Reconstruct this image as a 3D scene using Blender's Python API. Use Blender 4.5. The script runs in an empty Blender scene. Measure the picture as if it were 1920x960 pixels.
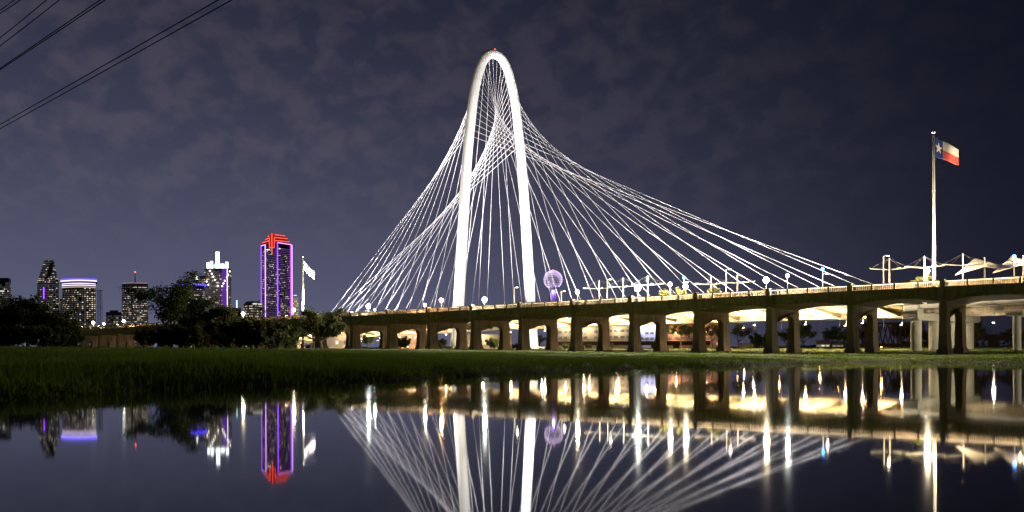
import bpy, bmesh, math, random
import numpy as np
from mathutils import Vector, Matrix

random.seed(7)
rng = np.random.default_rng(7)
sc = bpy.context.scene
COL = sc.collection

# ------------------------------------------------------------------ camera
F = 1616.0; HY = 669.0; H = 1.0; ROLL = math.radians(0.2)   # focal length in photo pixels, horizon row, eye height
cr, sr = math.cos(ROLL), math.sin(ROLL)
cam = bpy.data.cameras.new("camera"); camo = bpy.data.objects.new("camera", cam); COL.objects.link(camo)
cam.sensor_width = 36; cam.lens = 36 * F / 1920; cam.shift_y = (HY - 480) / 1920
cam.clip_start = 0.1; cam.clip_end = 30000
camo.matrix_world = Matrix(((cr, sr, 0, 0), (0, 0, -1, 0), (-sr, cr, 0, H), (0, 0, 0, 1)))
sc.camera = camo

# ------------------------------------------------------------------ night sky
w = bpy.data.worlds.new("World"); sc.world = w; w.use_nodes = True
nt = w.node_tree; nt.nodes.clear()
def N(t, **k):
    n = nt.nodes.new(t)
    for a, b in k.items(): setattr(n, a, b)
    return n
def lk(a, b): nt.links.new(a, b)
def M_(op, a, b=None, clamp=False):
    n = N('ShaderNodeMath', operation=op); n.use_clamp = clamp
    for i, v in enumerate((a, b)):
        if v is None: continue
        if isinstance(v, (int, float)): n.inputs[i].default_value = v
        else: lk(v, n.inputs[i])
    return n.outputs[0]
def MIX(f, a, b, mode='MIX'):
    n = N('ShaderNodeMix', data_type='RGBA', blend_type=mode)
    for s, v in ((n.inputs[0], f), (n.inputs[6], a), (n.inputs[7], b)):
        if isinstance(v, (int, float)): s.default_value = v
        elif isinstance(v, tuple): s.default_value = (*v, 1)
        else: lk(v, s)
    return n.outputs[2]
tc = N('ShaderNodeTexCoord'); sep = N('ShaderNodeSeparateXYZ'); lk(tc.outputs['Generated'], sep.inputs[0])
sx, sy, sz = sep.outputs
zup = M_('MAXIMUM', sz, 0.0)
# glow of the city lies to the left of the view
azd = M_('ADD', M_('MULTIPLY', sx, -0.62), M_('MULTIPLY', sy, 0.78))
az = N('ShaderNodeMapRange', interpolation_type='SMOOTHSTEP'); lk(azd, az.inputs[0]); az.inputs[1].default_value = 0.29; az.inputs[2].default_value = 1.02
azf = az.outputs[0]
hor = M_('POWER', M_('SUBTRACT', 1.0, zup, True), 3.8)
base = MIX(azf, (0.0030, 0.0045, 0.0105), (0.0055, 0.0075, 0.0205))
glow = MIX(azf, (0.014, 0.014, 0.027), (0.125, 0.132, 0.220))
skyc = MIX(hor, base, glow)
# thin broken cloud lit by the city: plane-projected noise
den = M_('ADD', zup, 0.60)
cmb = N('ShaderNodeCombineXYZ'); lk(M_('DIVIDE', sx, den), cmb.inputs[0]); lk(M_('DIVIDE', sy, den), cmb.inputs[1])
mp = N('ShaderNodeMapping'); mp.inputs['Rotation'].default_value = (0, 0, 0.5); mp.inputs['Scale'].default_value = (1.0, 1.0, 1.0); lk(cmb.outputs[0], mp.inputs[0])
n1 = N('ShaderNodeTexNoise'); n1.inputs['Scale'].default_value = 22; n1.inputs['Detail'].default_value = 5; n1.inputs['Roughness'].default_value = 0.52; n1.inputs['Distortion'].default_value = 0.25; lk(mp.outputs[0], n1.inputs['Vector'])
n2 = N('ShaderNodeTexNoise'); n2.inputs['Scale'].default_value = 3.5; n2.inputs['Detail'].default_value = 2; lk(mp.outputs[0], n2.inputs['Vector'])
cov = N('ShaderNodeMapRange', interpolation_type='SMOOTHSTEP'); lk(M_('ADD', n1.outputs[0], M_('MULTIPLY', M_('SUBTRACT', n2.outputs[0], 0.5), 0.3)), cov.inputs[0]); cov.inputs[1].default_value = 0.39; cov.inputs[2].default_value = 0.65
fade = N('ShaderNodeMapRange', interpolation_type='SMOOTHSTEP'); lk(zup, fade.inputs[0]); fade.inputs[1].default_value = 0.04; fade.inputs[2].default_value = 0.26
cfac = M_('MULTIPLY', cov.outputs[0], fade.outputs[0])
ccol = MIX(azf, (0.0008, 0.0006, 0.0007), (0.026, 0.0180, 0.0155))
skyf = MIX(cfac, skyc, ccol, 'ADD')
bg = N('ShaderNodeBackground'); lk(skyf, bg.inputs[0]); bg.inputs[1].default_value = 1.0
wo = N('ShaderNodeOutputWorld'); lk(bg.outputs[0], wo.inputs[0])

# moon: a very weak sun
sun = bpy.data.lights.new("moon", 'SUN'); sun.energy = 0.02; sun.angle = math.radians(0.5); sun.color = (0.85, 0.9, 1.0)
suno = bpy.data.objects.new("moon", sun); COL.objects.link(suno); suno.rotation_euler = (math.radians(50), 0, math.radians(-150))

sc.view_settings.view_transform = 'Standard'; sc.view_settings.look = 'None'
sc.view_settings.exposure = 0.0; sc.view_settings.gamma = 1.0; sc.view_settings.use_curve_mapping = False
try:
    sc.cycles.use_denoising = True
    sc.cycles.max_bounces = 5; sc.cycles.diffuse_bounces = 2; sc.cycles.glossy_bounces = 2; sc.cycles.transparent_max_bounces = 4
    sc.cycles.use_light_tree = True; sc.cycles.sample_clamp_indirect = 60.0
    sc.cycles.caustics_reflective = False; sc.cycles.caustics_refractive = False
except Exception: pass

# ------------------------------------------------------------------ helpers
def at(px, py, Y):
    """point of the place seen at photo pixel (px, py) at depth Y"""
    u, v = px - 960, HY - py
    return Vector(((u * cr + v * sr) * Y / F, Y, H + (-u * sr + v * cr) * Y / F))

def mat(name, col, rough=0.8, metal=0.0, emit=None, es=1.0, var=0.0, scale=1.0, bump=0.0, bscale=None, spec=0.3, col2=None):
    m = bpy.data.materials.new(name); m.use_nodes = True
    t = m.node_tree; b = t.nodes["Principled BSDF"]
    b.inputs['Base Color'].default_value = (*col, 1); b.inputs['Roughness'].default_value = rough
    b.inputs['Metallic'].default_value = metal; b.inputs['Specular IOR Level'].default_value = spec
    if emit: b.inputs['Emission Color'].default_value = (*emit, 1); b.inputs['Emission Strength'].default_value = es
    if var > 0 or col2:
        g = t.nodes.new('ShaderNodeNewGeometry'); n = t.nodes.new('ShaderNodeTexNoise')
        n.inputs['Scale'].default_value = scale; n.inputs['Detail'].default_value = 6; n.inputs['Roughness'].default_value = 0.65
        t.links.new(g.outputs['Position'], n.inputs['Vector'])
        r = t.nodes.new('ShaderNodeMapRange'); t.links.new(n.outputs[0], r.inputs[0]); r.inputs[1].default_value = 0.3; r.inputs[2].default_value = 0.7
        x = t.nodes.new('ShaderNodeMix'); x.data_type = 'RGBA'; t.links.new(r.outputs[0], x.inputs[0])
        c2 = col2 or tuple(min(1, c * (1 + var)) for c in col); c1 = col if col2 else tuple(c * (1 - var) for c in col)
        x.inputs[6].default_value = (*c1, 1); x.inputs[7].default_value = (*c2, 1)
        t.links.new(x.outputs[2], b.inputs['Base Color'])
    if bump > 0:
        g = t.nodes.new('ShaderNodeNewGeometry'); n = t.nodes.new('ShaderNodeTexNoise')
        n.inputs['Scale'].default_value = bscale or scale * 3; n.inputs['Detail'].default_value = 4
        t.links.new(g.outputs['Position'], n.inputs['Vector'])
        bp = t.nodes.new('ShaderNodeBump'); bp.inputs['Strength'].default_value = bump; bp.inputs['Distance'].default_value = 0.1
        t.links.new(n.outputs[0], bp.inputs['Height']); t.links.new(bp.outputs[0], b.inputs['Normal'])
    return m
def glowmat(name, col, s):
    return mat(name, (0.05, 0.05, 0.05), 0.5, emit=col, es=s)

def translucent(m, f=0.45):
    t = m.node_tree; b = t.nodes["Principled BSDF"]; o = t.nodes["Material Output"]
    tr = t.nodes.new('ShaderNodeBsdfTranslucent'); mx = t.nodes.new('ShaderNodeMixShader'); mx.inputs[0].default_value = f
    l = b.inputs['Base Color'].links
    if l: t.links.new(l[0].from_socket, tr.inputs[0])
    else: tr.inputs[0].default_value = b.inputs['Base Color'].default_value
    t.links.new(b.outputs[0], mx.inputs[1]); t.links.new(tr.outputs[0], mx.inputs[2]); t.links.new(mx.outputs[0], o.inputs[0])
    return m

class MB:
    def __init__(s): s.v = []; s.f = []; s.m = []
    def add(s, vs, fs, mi=0):
        o = len(s.v); s.v += [tuple(v) for v in vs]; s.f += [tuple(i + o for i in f) for f in fs]; s.m += [mi] * len(fs); return s
    def box(s, x0, x1, y0, y1, z0, z1, mi=0):
        return s.add([(x0,y0,z0),(x1,y0,z0),(x1,y1,z0),(x0,y1,z0),(x0,y0,z1),(x1,y0,z1),(x1,y1,z1),(x0,y1,z1)],
                     [(0,3,2,1),(4,5,6,7),(0,1,5,4),(1,2,6,5),(2,3,7,6),(3,0,4,7)], mi)
    def taper(s, c0, h0, c1, h1, mi=0):
        """box whose bottom rectangle (centre c0, half sizes h0) tapers to the top one"""
        vs = []
        for c, h in ((c0, h0), (c1, h1)):
            for a, b in ((-1,-1),(1,-1),(1,1),(-1,1)): vs.append((c[0]+a*h[0], c[1]+b*h[1], c[2]))
        return s.add(vs, [(0,3,2,1),(4,5,6,7),(0,1,5,4),(1,2,6,5),(2,3,7,6),(3,0,4,7)], mi)
    def tube(s, pts, rad, n=8, cap=True, mi=0):
        pts = [Vector(p) for p in pts]; rad = rad if isinstance(rad, (list, tuple)) else [rad] * len(pts)
        o = len(s.v); prev = None
        for i, p in enumerate(pts):
            d = (pts[min(i+1, len(pts)-1)] - pts[max(i-1, 0)])
            d = d.normalized() if d.length > 1e-9 else Vector((0,0,1))
            if prev is None:
                a = Vector((0,1,0)) if abs(d.y) < 0.9 else Vector((1,0,0))
                u = (a - d * a.dot(d)).normalized()
            else:
                u = (prev - d * prev.dot(d)).normalized()
            prev = u; v = d.cross(u)
            for k in range(n):
                an = 2*math.pi*k/n; s.v.append(tuple(p + (u*math.cos(an) + v*math.sin(an)) * rad[i]))
        for i in range(len(pts)-1):
            for k in range(n):
                a = o+i*n+k; b = o+i*n+(k+1) % n
                s.f.append((a, b, b+n, a+n)); s.m.append(mi)
        if cap:
            s.f.append(tuple(o+k for k in reversed(range(n)))); s.m.append(mi)
            s.f.append(tuple(o+(len(pts)-1)*n+k for k in range(n))); s.m.append(mi)
        return s
    def lathe(s, prof, n=12, c=(0,0,0), mi=0):
        o = len(s.v)
        for r, z in prof:
            for k in range(n):
                an = 2*math.pi*k/n; s.v.append((c[0]+r*math.cos(an), c[1]+r*math.sin(an), c[2]+z))
        for i in range(len(prof)-1):
            for k in range(n):
                a = o+i*n+k; b = o+i*n+(k+1) % n
                s.f.append((a, b, b+n, a+n)); s.m.append(mi)
        s.f.append(tuple(o+k for k in reversed(range(n)))); s.m.append(mi)
        s.f.append(tuple(o+(len(prof)-1)*n+k for k in range(n))); s.m.append(mi)
        return s
    def prism(s, poly, z0, z1, mi=0, top=None):
        n = len(poly); top = top or poly
        return s.add([(x,y,z0) for x,y in poly] + [(x,y,z1) for x,y in top],
                     [tuple(reversed(range(n))), tuple(range(n, 2*n))] + [(i,(i+1)%n,n+(i+1)%n,n+i) for i in range(n)], mi)
    def mesh(s, name, mats, smooth=False):
        me = bpy.data.meshes.new(name); me.from_pydata(s.v, [], s.f)
        for m in mats if isinstance(mats, (list, tuple)) else [mats]: me.materials.append(m)
        if len(me.materials) > 1: me.polygons.foreach_set('material_index', s.m)
        if smooth: me.polygons.foreach_set('use_smooth', [True]*len(me.polygons))
        me.update(); return me

def link(name, me, parent=None, loc=None, rotz=0.0, kind=None):
    o = bpy.data.objects.new(name, me); COL.objects.link(o)
    if parent is not None: o.parent = parent
    if loc is not None: o.location = loc
    if rotz: o.rotation_euler = (0, 0, rotz)
    if kind: o["kind"] = kind
    return o
def obj(name, mb, mats, parent=None, loc=None, smooth=False, kind=None, rotz=0.0):
    return link(name, mb.mesh(name, mats, smooth), parent, loc, rotz, kind)
def tag(o, label, cat, group=None):
    o["label"] = label; o["category"] = cat
    if group: o["group"] = group
    return o
def thing(name, label, cat, loc=(0,0,0), rotz=0.0, group=None):
    o = bpy.data.objects.new(name, None); COL.objects.link(o); o.empty_display_size = 0.5
    o.location = loc; o.rotation_euler = (0, 0, rotz)
    return tag(o, label, cat, group)
def light(kind, parent, loc, power, col, size=0.3, aim=None, cone=60, blend=0.5):
    l = bpy.data.lights.new("lamp_light", kind); l.energy = power; l.color = col
    l.shadow_soft_size = size
    o = bpy.data.objects.new("lamp_light", l); COL.objects.link(o)
    if parent is not None: o.parent = parent
    o.location = loc
    if kind == 'SPOT':
        l.spot_size = math.radians(cone); l.spot_blend = blend
        d = Vector(aim) - Vector(loc); o.rotation_euler = d.to_track_quat('-Z', 'Y').to_euler()
    return o
def arrmesh(name, V, Fq, mats, nside):
    me = bpy.data.meshes.new(name); nv = len(V); nf = len(Fq)
    me.vertices.add(nv); me.vertices.foreach_set('co', np.asarray(V, np.float32).ravel())
    me.loops.add(nf*nside); me.loops.foreach_set('vertex_index', np.asarray(Fq, np.int32).ravel())
    me.polygons.add(nf); me.polygons.foreach_set('loop_start', np.arange(0, nf*nside, nside, dtype=np.int32))
    for m in mats: me.materials.append(m)
    me.update(calc_edges=True); return me

# ------------------------------------------------------------------ materials
concrete = mat("aged_concrete", (0.46, 0.365, 0.265), 0.9, var=0.2, scale=0.35, bump=0.5, bscale=2.0)
def streaks(m, amt=0.45):
    t = m.node_tree; b = t.nodes["Principled BSDF"]; src = b.inputs['Base Color'].links[0].from_socket
    g_ = t.nodes.new('ShaderNodeNewGeometry'); mp2 = t.nodes.new('ShaderNodeMapping'); mp2.inputs['Scale'].default_value = (1.6, 1.6, 0.16); t.links.new(g_.outputs['Position'], mp2.inputs[0])
    n_ = t.nodes.new('ShaderNodeTexNoise'); n_.inputs['Scale'].default_value = 1.0; n_.inputs['Detail'].default_value = 5; t.links.new(mp2.outputs[0], n_.inputs['Vector'])
    r_ = t.nodes.new('ShaderNodeMapRange'); t.links.new(n_.outputs[0], r_.inputs[0]); r_.inputs[1].default_value = 0.42; r_.inputs[2].default_value = 0.68; r_.inputs[3].default_value = 1.0; r_.inputs[4].default_value = 1.0-amt
    x_ = t.nodes.new('ShaderNodeMix'); x_.data_type = 'RGBA'; x_.blend_type = 'MULTIPLY'; x_.inputs[0].default_value = 1.0
    t.links.new(src, x_.inputs[6]); t.links.new(r_.outputs[0], x_.inputs[7]); t.links.new(x_.outputs[2], b.inputs['Base Color'])
streaks(concrete, 0.4)
concrete_pale = mat("pale_concrete", (0.46, 0.42, 0.35), 0.85, var=0.15, scale=0.3, bump=0.25, bscale=3)
soffit_m = mat("soffit_paint", (0.62, 0.55, 0.43), 0.8, var=0.08, scale=0.2)
rib_m = mat("rib_paint", (0.16, 0.13, 0.10), 0.8)
white_steel = mat("white_steel", (0.80, 0.79, 0.77), 0.45, var=0.04, scale=0.08)
cable_m = mat("cable_white", (0.82, 0.80, 0.82), 0.5)
pole_m = mat("galvanised_pole", (0.45, 0.45, 0.44), 0.5, metal=0.3)
mast_m = mat("pale_mast", (0.30, 0.285, 0.25), 0.5)
dark_m = mat("dark_metal", (0.03, 0.03, 0.035), 0.5)
wire_m = mat("wire", (0.012, 0.012, 0.014), 0.6)
asphalt = mat("asphalt", (0.055, 0.055, 0.055), 0.9, var=0.2, scale=1.0)
deck_pave = mat("deck_paving", (0.34, 0.31, 0.26), 0.85, var=0.2, scale=1.0)
bark = mat("bark", (0.075, 0.055, 0.038), 0.95, var=0.3, scale=2, bump=0.5, bscale=9)
leaf_a = mat("leaf_dark", (0.040, 0.060, 0.020), 0.7, col2=(0.075, 0.095, 0.032), scale=0.5)
leaf_b = mat("leaf_olive", (0.065, 0.075, 0.022), 0.7, col2=(0.11, 0.115, 0.04), scale=0.6)
leaf_c = mat("leaf_yellow_green", (0.10, 0.11, 0.03), 0.7, col2=(0.17, 0.17, 0.06), scale=0.9)
for m_ in (leaf_a, leaf_b, leaf_c): translucent(m_, 0.4)
sail_m = mat("sail_cloth", (0.52, 0.45, 0.36), 0.8)
warmglow = glowmat("warm_white_lamp", (1.0, 0.86, 0.60), 30)
coldglow = glowmat("cold_white_lamp", (0.96, 1.0, 0.86), 30)
orangeglow = glowmat("sodium_lamp", (1.0, 0.42, 0.10), 60)
dimglow = glowmat("small_lamp", (1.0, 0.84, 0.62), 14)
blueglow = glowmat("blue_lamp", (0.02, 0.22, 1.0), 22)
redglow = glowmat("red_beacon", (1.0, 0.05, 0.03), 14)
facade_dark = mat("facade_dark", (0.055, 0.055, 0.062), 0.5, var=0.2, scale=0.05)
facade_grey = mat("facade_grey", (0.22, 0.21, 0.20), 0.7, var=0.15, scale=0.05)
facade_warm = mat("facade_warm", (0.33, 0.29, 0.23), 0.8, var=0.12, scale=0.1)
win_warm = glowmat("window_warm", (1.0, 0.80, 0.48), 0.75)
win_dim = glowmat("window_dim", (1.0, 0.76, 0.52), 0.30)
win_cool = glowmat("window_cool", (0.95, 0.97, 0.90), 0.9)
win_faint = glowmat("window_faint", (0.75, 0.72, 0.75), 0.11)
led_purple = glowmat("purple_strip", (0.33, 0.05, 1.0), 2.6)
led_pink = glowmat("pink_strip", (0.72, 0.34, 1.0), 2.4)
led_red = glowmat("red_strip", (1.0, 0.10, 0.06), 2.6)
led_blue = glowmat("blue_strip", (0.055, 0.03, 1.0), 5.0)
led_lav = glowmat("lavender_strip", (0.75, 0.62, 1.0), 2.2)
led_white = glowmat("white_strip", (0.95, 1.0, 0.96), 3.0)
led_green = glowmat("pale_green_strip", (0.45, 1.0, 0.72), 2.2)

# ------------------------------------------------------------------ terrain
SHORE = [(-15,2),(-13.5,12),(-11.9,22.8),(-10.9,27.5),(-7,34.5),(0.4,50.5),(15,77),(32.5,101),(46,121),(52.5,129.5),(56.5,131),(56,116),(53.5,101),(50,84),(62,62),(86,36),(90,2)]
SP = np.array(SHORE)
def shore_dist(P):
    """signed distance to the pond's edge, positive on land"""
    P = np.asarray(P, float); n = len(SP); best = np.full(len(P), 1e9); inside = np.zeros(len(P), bool)
    for i in range(n):
        a, b = SP[i], SP[(i+1) % n]; d = b-a; L = (d*d).sum()
        t = np.clip(((P-a) @ d)/L, 0, 1); q = a + t[:,None]*d
        best = np.minimum(best, np.hypot(*(P-q).T))
        cond = (a[1] > P[:,1]) != (b[1] > P[:,1])
        xs = a[0] + (P[:,1]-a[1])/(b[1]-a[1]+1e-12)*(b[0]-a[0])
        inside ^= cond & (P[:,0] < xs)
    return np.where(inside, -best, best)
def wob(X, Y):
    return (np.sin(X*0.31+1.1)*np.cos(Y*0.27) + 0.6*np.sin(X*0.83+Y*0.52) + 0.4*np.sin(Y*1.13-X*0.7+2))
def height(P):
    P = np.asarray(P, float); s = shore_dist(P); X, Y = P[:,0], P[:,1]
    s = s + 0.35*wob(X*0.9, Y*0.9)
    sp = np.maximum(s, 0)
    up = 0.42*(1-np.exp(-sp/1.2)) + 5.0*np.tanh(0.0222*sp/5.0)
    up = up + 0.10*wob(X*0.5, Y*0.35)*np.clip(sp/10, 0, 1)
    low = np.maximum(-0.8, 0.25*s)
    far = np.clip((np.hypot(X, Y)-900)/2500, 0, 1)
    return np.where(s > 0, up, low) - far*2.0
def zg(x, y): return float(height([(x, y)])[0])

def spaced(lo, hi, a, b, d, g):
    c = list(np.arange(a, b+d, d)); x = b; q = d
    while x < hi: q *= g; x += q; c.append(min(x, hi))
    x = a; q = d; L = []
    while x > lo: q *= g; x -= q; L.append(max(x, lo))
    return np.array(sorted(set(L)) + c)
gx = spaced(-9000, 9000, -60, 110, 1.0, 1.09); gy = spaced(-3000, 12000, -2, 190, 1.0, 1.07)
GX, GY = np.meshgrid(gx, gy); P = np.stack([GX.ravel(), GY.ravel()], 1); Z = height(P)
nx, ny = len(gx), len(gy); I = np.arange(nx*ny).reshape(ny, nx)
Fq = np.stack([I[:-1,:-1], I[:-1,1:], I[1:,1:], I[1:,:-1]], -1).reshape(-1, 4)
grass_ground = mat("grass_ground", (0.040, 0.062, 0.010), 0.95, col2=(0.085, 0.115, 0.020), scale=0.18, bump=0.8, bscale=2.5, spec=0.1)
t = grass_ground.node_tree; b = t.nodes["Principled BSDF"]; src = b.inputs['Base Color'].links[0].from_socket
g_ = t.nodes.new('ShaderNodeNewGeometry'); sp_ = t.nodes.new('ShaderNodeSeparateXYZ'); t.links.new(g_.outputs['Position'], sp_.inputs[0])
r_ = t.nodes.new('ShaderNodeMapRange'); t.links.new(sp_.outputs[2], r_.inputs[0]); r_.inputs[1].default_value = 0.10; r_.inputs[2].default_value = 0.32
x_ = t.nodes.new('ShaderNodeMix'); x_.data_type = 'RGBA'; t.links.new(r_.outputs[0], x_.inputs[0]); x_.inputs[6].default_value = (0.045, 0.034, 0.022, 1); t.links.new(src, x_.inputs[7]); t.links.new(x_.outputs[2], b.inputs['Base Color'])
g = link("ground", arrmesh("ground", np.column_stack([P, Z]), Fq, [grass_ground], 4), kind="structure")
g.data.polygons.foreach_set('use_smooth', [True]*len(g.data.polygons))

# water: slow, nearly still pond
wm = bpy.data.materials.new("pond_water"); wm.use_nodes = True
t = wm.node_tree; b = t.nodes["Principled BSDF"]
b.inputs['Base Color'].default_value = (0.006, 0.007, 0.008, 1); b.inputs['Roughness'].default_value = 0.032; b.inputs['IOR'].default_value = 1.33
b.inputs['Specular IOR Level'].default_value = 0.5
gg = t.nodes.new('ShaderNodeNewGeometry'); mpp = t.nodes.new('ShaderNodeMapping'); mpp.inputs['Scale'].default_value = (0.10, 0.35, 1)
t.links.new(gg.outputs['Position'], mpp.inputs[0])
nn = t.nodes.new('ShaderNodeTexNoise'); nn.inputs['Scale'].default_value = 1.0; nn.inputs['Detail'].default_value = 3; t.links.new(mpp.outputs[0], nn.inputs['Vector'])
bp = t.nodes.new('ShaderNodeBump'); bp.inputs['Strength'].default_value = 0.14; bp.inputs['Distance'].default_value = 0.03; pm = t.nodes.new('ShaderNodeTexNoise'); pm.inputs['Scale'].default_value = 0.05; t.links.new(mpp.outputs[0], pm.inputs['Vector'])
pr = t.nodes.new('ShaderNodeMapRange'); t.links.new(pm.outputs[0], pr.inputs[0]); pr.inputs[1].default_value = 0.4; pr.inputs[2].default_value = 0.65; pr.inputs[3].default_value = 0.15; pr.inputs[4].default_value = 1.0
px_ = t.nodes.new('ShaderNodeMath'); px_.operation = 'MULTIPLY'; t.links.new(nn.outputs[0], px_.inputs[0]); t.links.new(pr.outputs[0], px_.inputs[1]); t.links.new(px_.outputs[0], bp.inputs['Height'])
t.links.new(bp.outputs[0], b.inputs['Normal'])
mb = MB().add([(-60,-10,0),(110,-10,0),(110,150,0),(-60,150,0)], [(0,1,2,3)])
obj("water", mb, wm, kind="structure")

# grass on the banks
def grass_field(n, ymin, ymax, h0, h1, wd, blades):
    Y = ymin + (ymax-ymin)*rng.random(n*3)**1.5
    X = (rng.random(n*3)*2-1)*(0.64*Y+6)
    Pn = np.stack([X, Y], 1); s = shore_dist(Pn); keep = (s > -0.25)
    Pn = Pn[keep][:n]; s = s[keep][:n]; Zn = np.maximum(height(Pn), -0.1)
    clump = 0.55 + 0.45*np.sin(Pn[:,0]*0.21+1.3*np.sin(Pn[:,1]*0.05))*np.sin(Pn[:,1]*0.085+0.7) + 0.25*rng.standard_normal(len(Pn))
    V = []; 
    for k in range(blades):
        a = rng.random(len(Pn))*2*np.pi; hh = (h0+(h1-h0)*rng.random(len(Pn)))*np.clip(clump, 0.25, 1.4); hh = hh*np.clip(1.35-Pn[:,1]/160, 0.4, 1); ww = wd*(0.7+0.6*rng.random(len(Pn)))*(1+Pn[:,1]/90)
        lean = 0.45*rng.random(len(Pn))*hh; la = rng.random(len(Pn))*2*np.pi
        ox = 0.25*rng.standard_normal(len(Pn)); oy = 0.25*rng.standard_normal(len(Pn))
        bx, by = Pn[:,0]+ox, Pn[:,1]+oy
        A = np.stack([bx+np.cos(a)*ww, by+np.sin(a)*ww, Zn-0.05], 1); B = np.stack([bx-np.cos(a)*ww, by-np.sin(a)*ww, Zn-0.05], 1)
        C = np.stack([bx+np.cos(la)*lean, by+np.sin(la)*lean, Zn+hh], 1)
        V.append(np.stack([A, B, C], 1))
    V = np.concatenate(V).reshape(-1, 3); Ff = np.arange(len(V)).reshape(-1, 3)
    return V, Ff
grass_m = mat("grass_blades", (0.058, 0.095, 0.010), 0.85, col2=(0.10, 0.150, 0.018), scale=0.35, spec=0.15)
translucent(grass_m, 0.5)
V, Ff = grass_field(72000, 14, 190, 0.15, 0.40, 0.030, 4)
go = link("bank_grass", arrmesh("bank_grass", V, Ff, [grass_m], 3), kind="stuff"); tag(go, "rough green grass covering the banks of the pond", "grass")
V, Ff = grass_field(16000, 150, 420, 0.15, 0.35, 0.06, 4)
go = link("meadow_grass", arrmesh("meadow_grass", V, Ff, [grass_m], 3), kind="stuff"); tag(go, "longer grass under and behind the old concrete viaduct", "grass")

# ------------------------------------------------------------------ old concrete viaduct
VX, VY, VA = -303*270/F, 270.0, math.radians(-39.6)
ca, sa = math.cos(VA), math.sin(VA)
SPAN = 17.03
def vp(s, t): return (VX + ca*s - sa*t, VY + sa*s + ca*t)
def vs_at(px, t):
    k = (px-960)/F
    return (k*(VY+ca*t) - VX + sa*t) / (ca - k*sa)
DECK = 13.75; TOP = 15.1; BOT = 11.2
via = thing("concrete_viaduct", "long old concrete viaduct with arched girders and balustrade along the pond", "bridge", (VX, VY, 0), VA)
WID = 16.5
K0, K1 = -12, 14
# one span: slab with haunched girders
def span_mesh():
    m = MB(); n = 16; e = 0.46
    for (t0, t1) in ((0.0, 0.7), (1.0, 15.5), (15.8, 16.5)):
        pts = []
        for i in range(n+1):
            x = e + (SPAN-2*e)*i/n; q = abs(2*i/n-1)
            pts.append((x, 12.62 - (12.62-BOT)*q**2.6 if t0 != 1.0 else 11.95 - 0.9*q**2.6))
        o = []
        vs = [(x, t0, z) for x, z in pts] + [(x, t0, 13.5) for x, z in reversed(pts)]
        nn_ = len(vs); vs2 = [(x, t1, z) for x, _, z in vs]
        fs = []
        for i in range(n):
            fs += [(i, i+1, nn_-2-i, nn_-1-i), (nn_+i+1, nn_+i, 2*nn_-1-i, 2*nn_-2-i), (i+1, i, nn_+i, nn_+i+1)]
        fs += [(0, nn_-1, 2*nn_-1, nn_), (n, nn_+n, nn_+n+1, n+1)]
        m.add(vs+vs2, fs)
    m.box(e, SPAN-e, 0.703, 15.797, 13.3, DECK)
    m.box(e, SPAN-e, -0.12, 0.55, 13.503, DECK-0.003); m.box(e, SPAN-e, 15.95, 16.62, 13.503, DECK-0.003)
    return m.mesh("deck_span", concrete)
def pil_mesh():
    m = MB()
    m.box(-0.455, 0.455, -0.22, 0.75, BOT+0.02, TOP+0.10); m.box(-0.52, 0.52, -0.29, 0.82, TOP+0.10, TOP+0.24)
    return m.mesh("pilaster", concrete)
def post_mesh():
    m = MB().box(-0.19, 0.19, 0.0, 0.45, DECK, TOP+0.03); return m.mesh("parapet_post", concrete)
def bal_mesh():
    m = MB(); L = SPAN/4; 
    for i in range(10):
        x = 0.28 + (L-0.56)*(i+0.5)/10
        m.box(x-0.07, x+0.07, 0.12, 0.32, DECK+0.16, TOP-0.2)
    return m.mesh("balusters", concrete)
def rail_mesh():
    m = MB().box(0.53, SPAN-0.53, -0.02, 0.46, TOP-0.2, TOP); return m.mesh("coping_rail", concrete)
def curb_mesh():
    m = MB().box(0.53, SPAN-0.53, 0.02, 0.42, DECK+0.002, DECK+0.16); return m.mesh("parapet_kerb", concrete)
def cap_mesh():
    m = MB(); prof = [(0.5,BOT-0.02),(16.0,BOT-0.02),(16.0,8.2),(12.9,8.2)]
    for i in range(1, 6):
        a = math.pi/2*i/6; prof.append((12.9-1.3*(1-math.cos(a)), 8.2+1.4*math.sin(a)))
    prof.append((11.6, 9.6)); prof.append((4.9, 9.6))
    for i in range(5, 0, -1):
        a = math.pi/2*i/6; prof.append((3.6+1.3*(1-math.cos(a)), 8.2+1.4*math.sin(a)))
    prof += [(3.6, 8.2), (0.5, 8.2)]
    n = len(prof); vs = [(-0.65, y, z) for y, z in prof] + [(0.65, y, z) for y, z in prof]
    # triangulated strip faces: split the profile into quads top/bottom
    fs = [(i, n+i, n+(i+1) % n, (i+1) % n) for i in range(n)]
    m.add(vs, fs)
    tess = bmesh.new(); 
    for sgn, off in ((-0.65, 0), (0.65, n)):
        bv = [tess.verts.new((sgn, y, z)) for y, z in prof]; tess.faces.new(bv)
    bmesh.ops.triangulate(tess, faces=tess.faces[:])
    tess.verts.index_update()
    m.add([v.co[:] for v in tess.verts], [[v.index for v in f.verts] for f in tess.faces]); tess.free()
    return m.mesh("pier", concrete)
def colmesh(zb):
    m = MB(); m.taper((0, 0, zb-1.0), (0.86, 1.86), (0, 0, 8.2), (0.62, 1.52)); return m.mesh("column", concrete)
def plinth(zb):
    m = MB(); m.box(-1.0, 1.0, -2.02, 2.02, zb-1.0, zb+0.9); return m.mesh("footing", concrete)
def wall_mesh():
    m = MB().box(0.6, SPAN-0.6, 2.3, 2.75, DECK+0.002, DECK+1.22); return m.mesh("planter_wall", concrete)
rl_m = glowmat("rail_light_strip", (1.0, 0.80, 0.48), 13)
RLM = MB().box(0.6, SPAN-0.6, 0.36, 0.44, TOP-0.27, TOP-0.203).mesh("rail_light", rl_m); WLM = wall_mesh()
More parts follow.
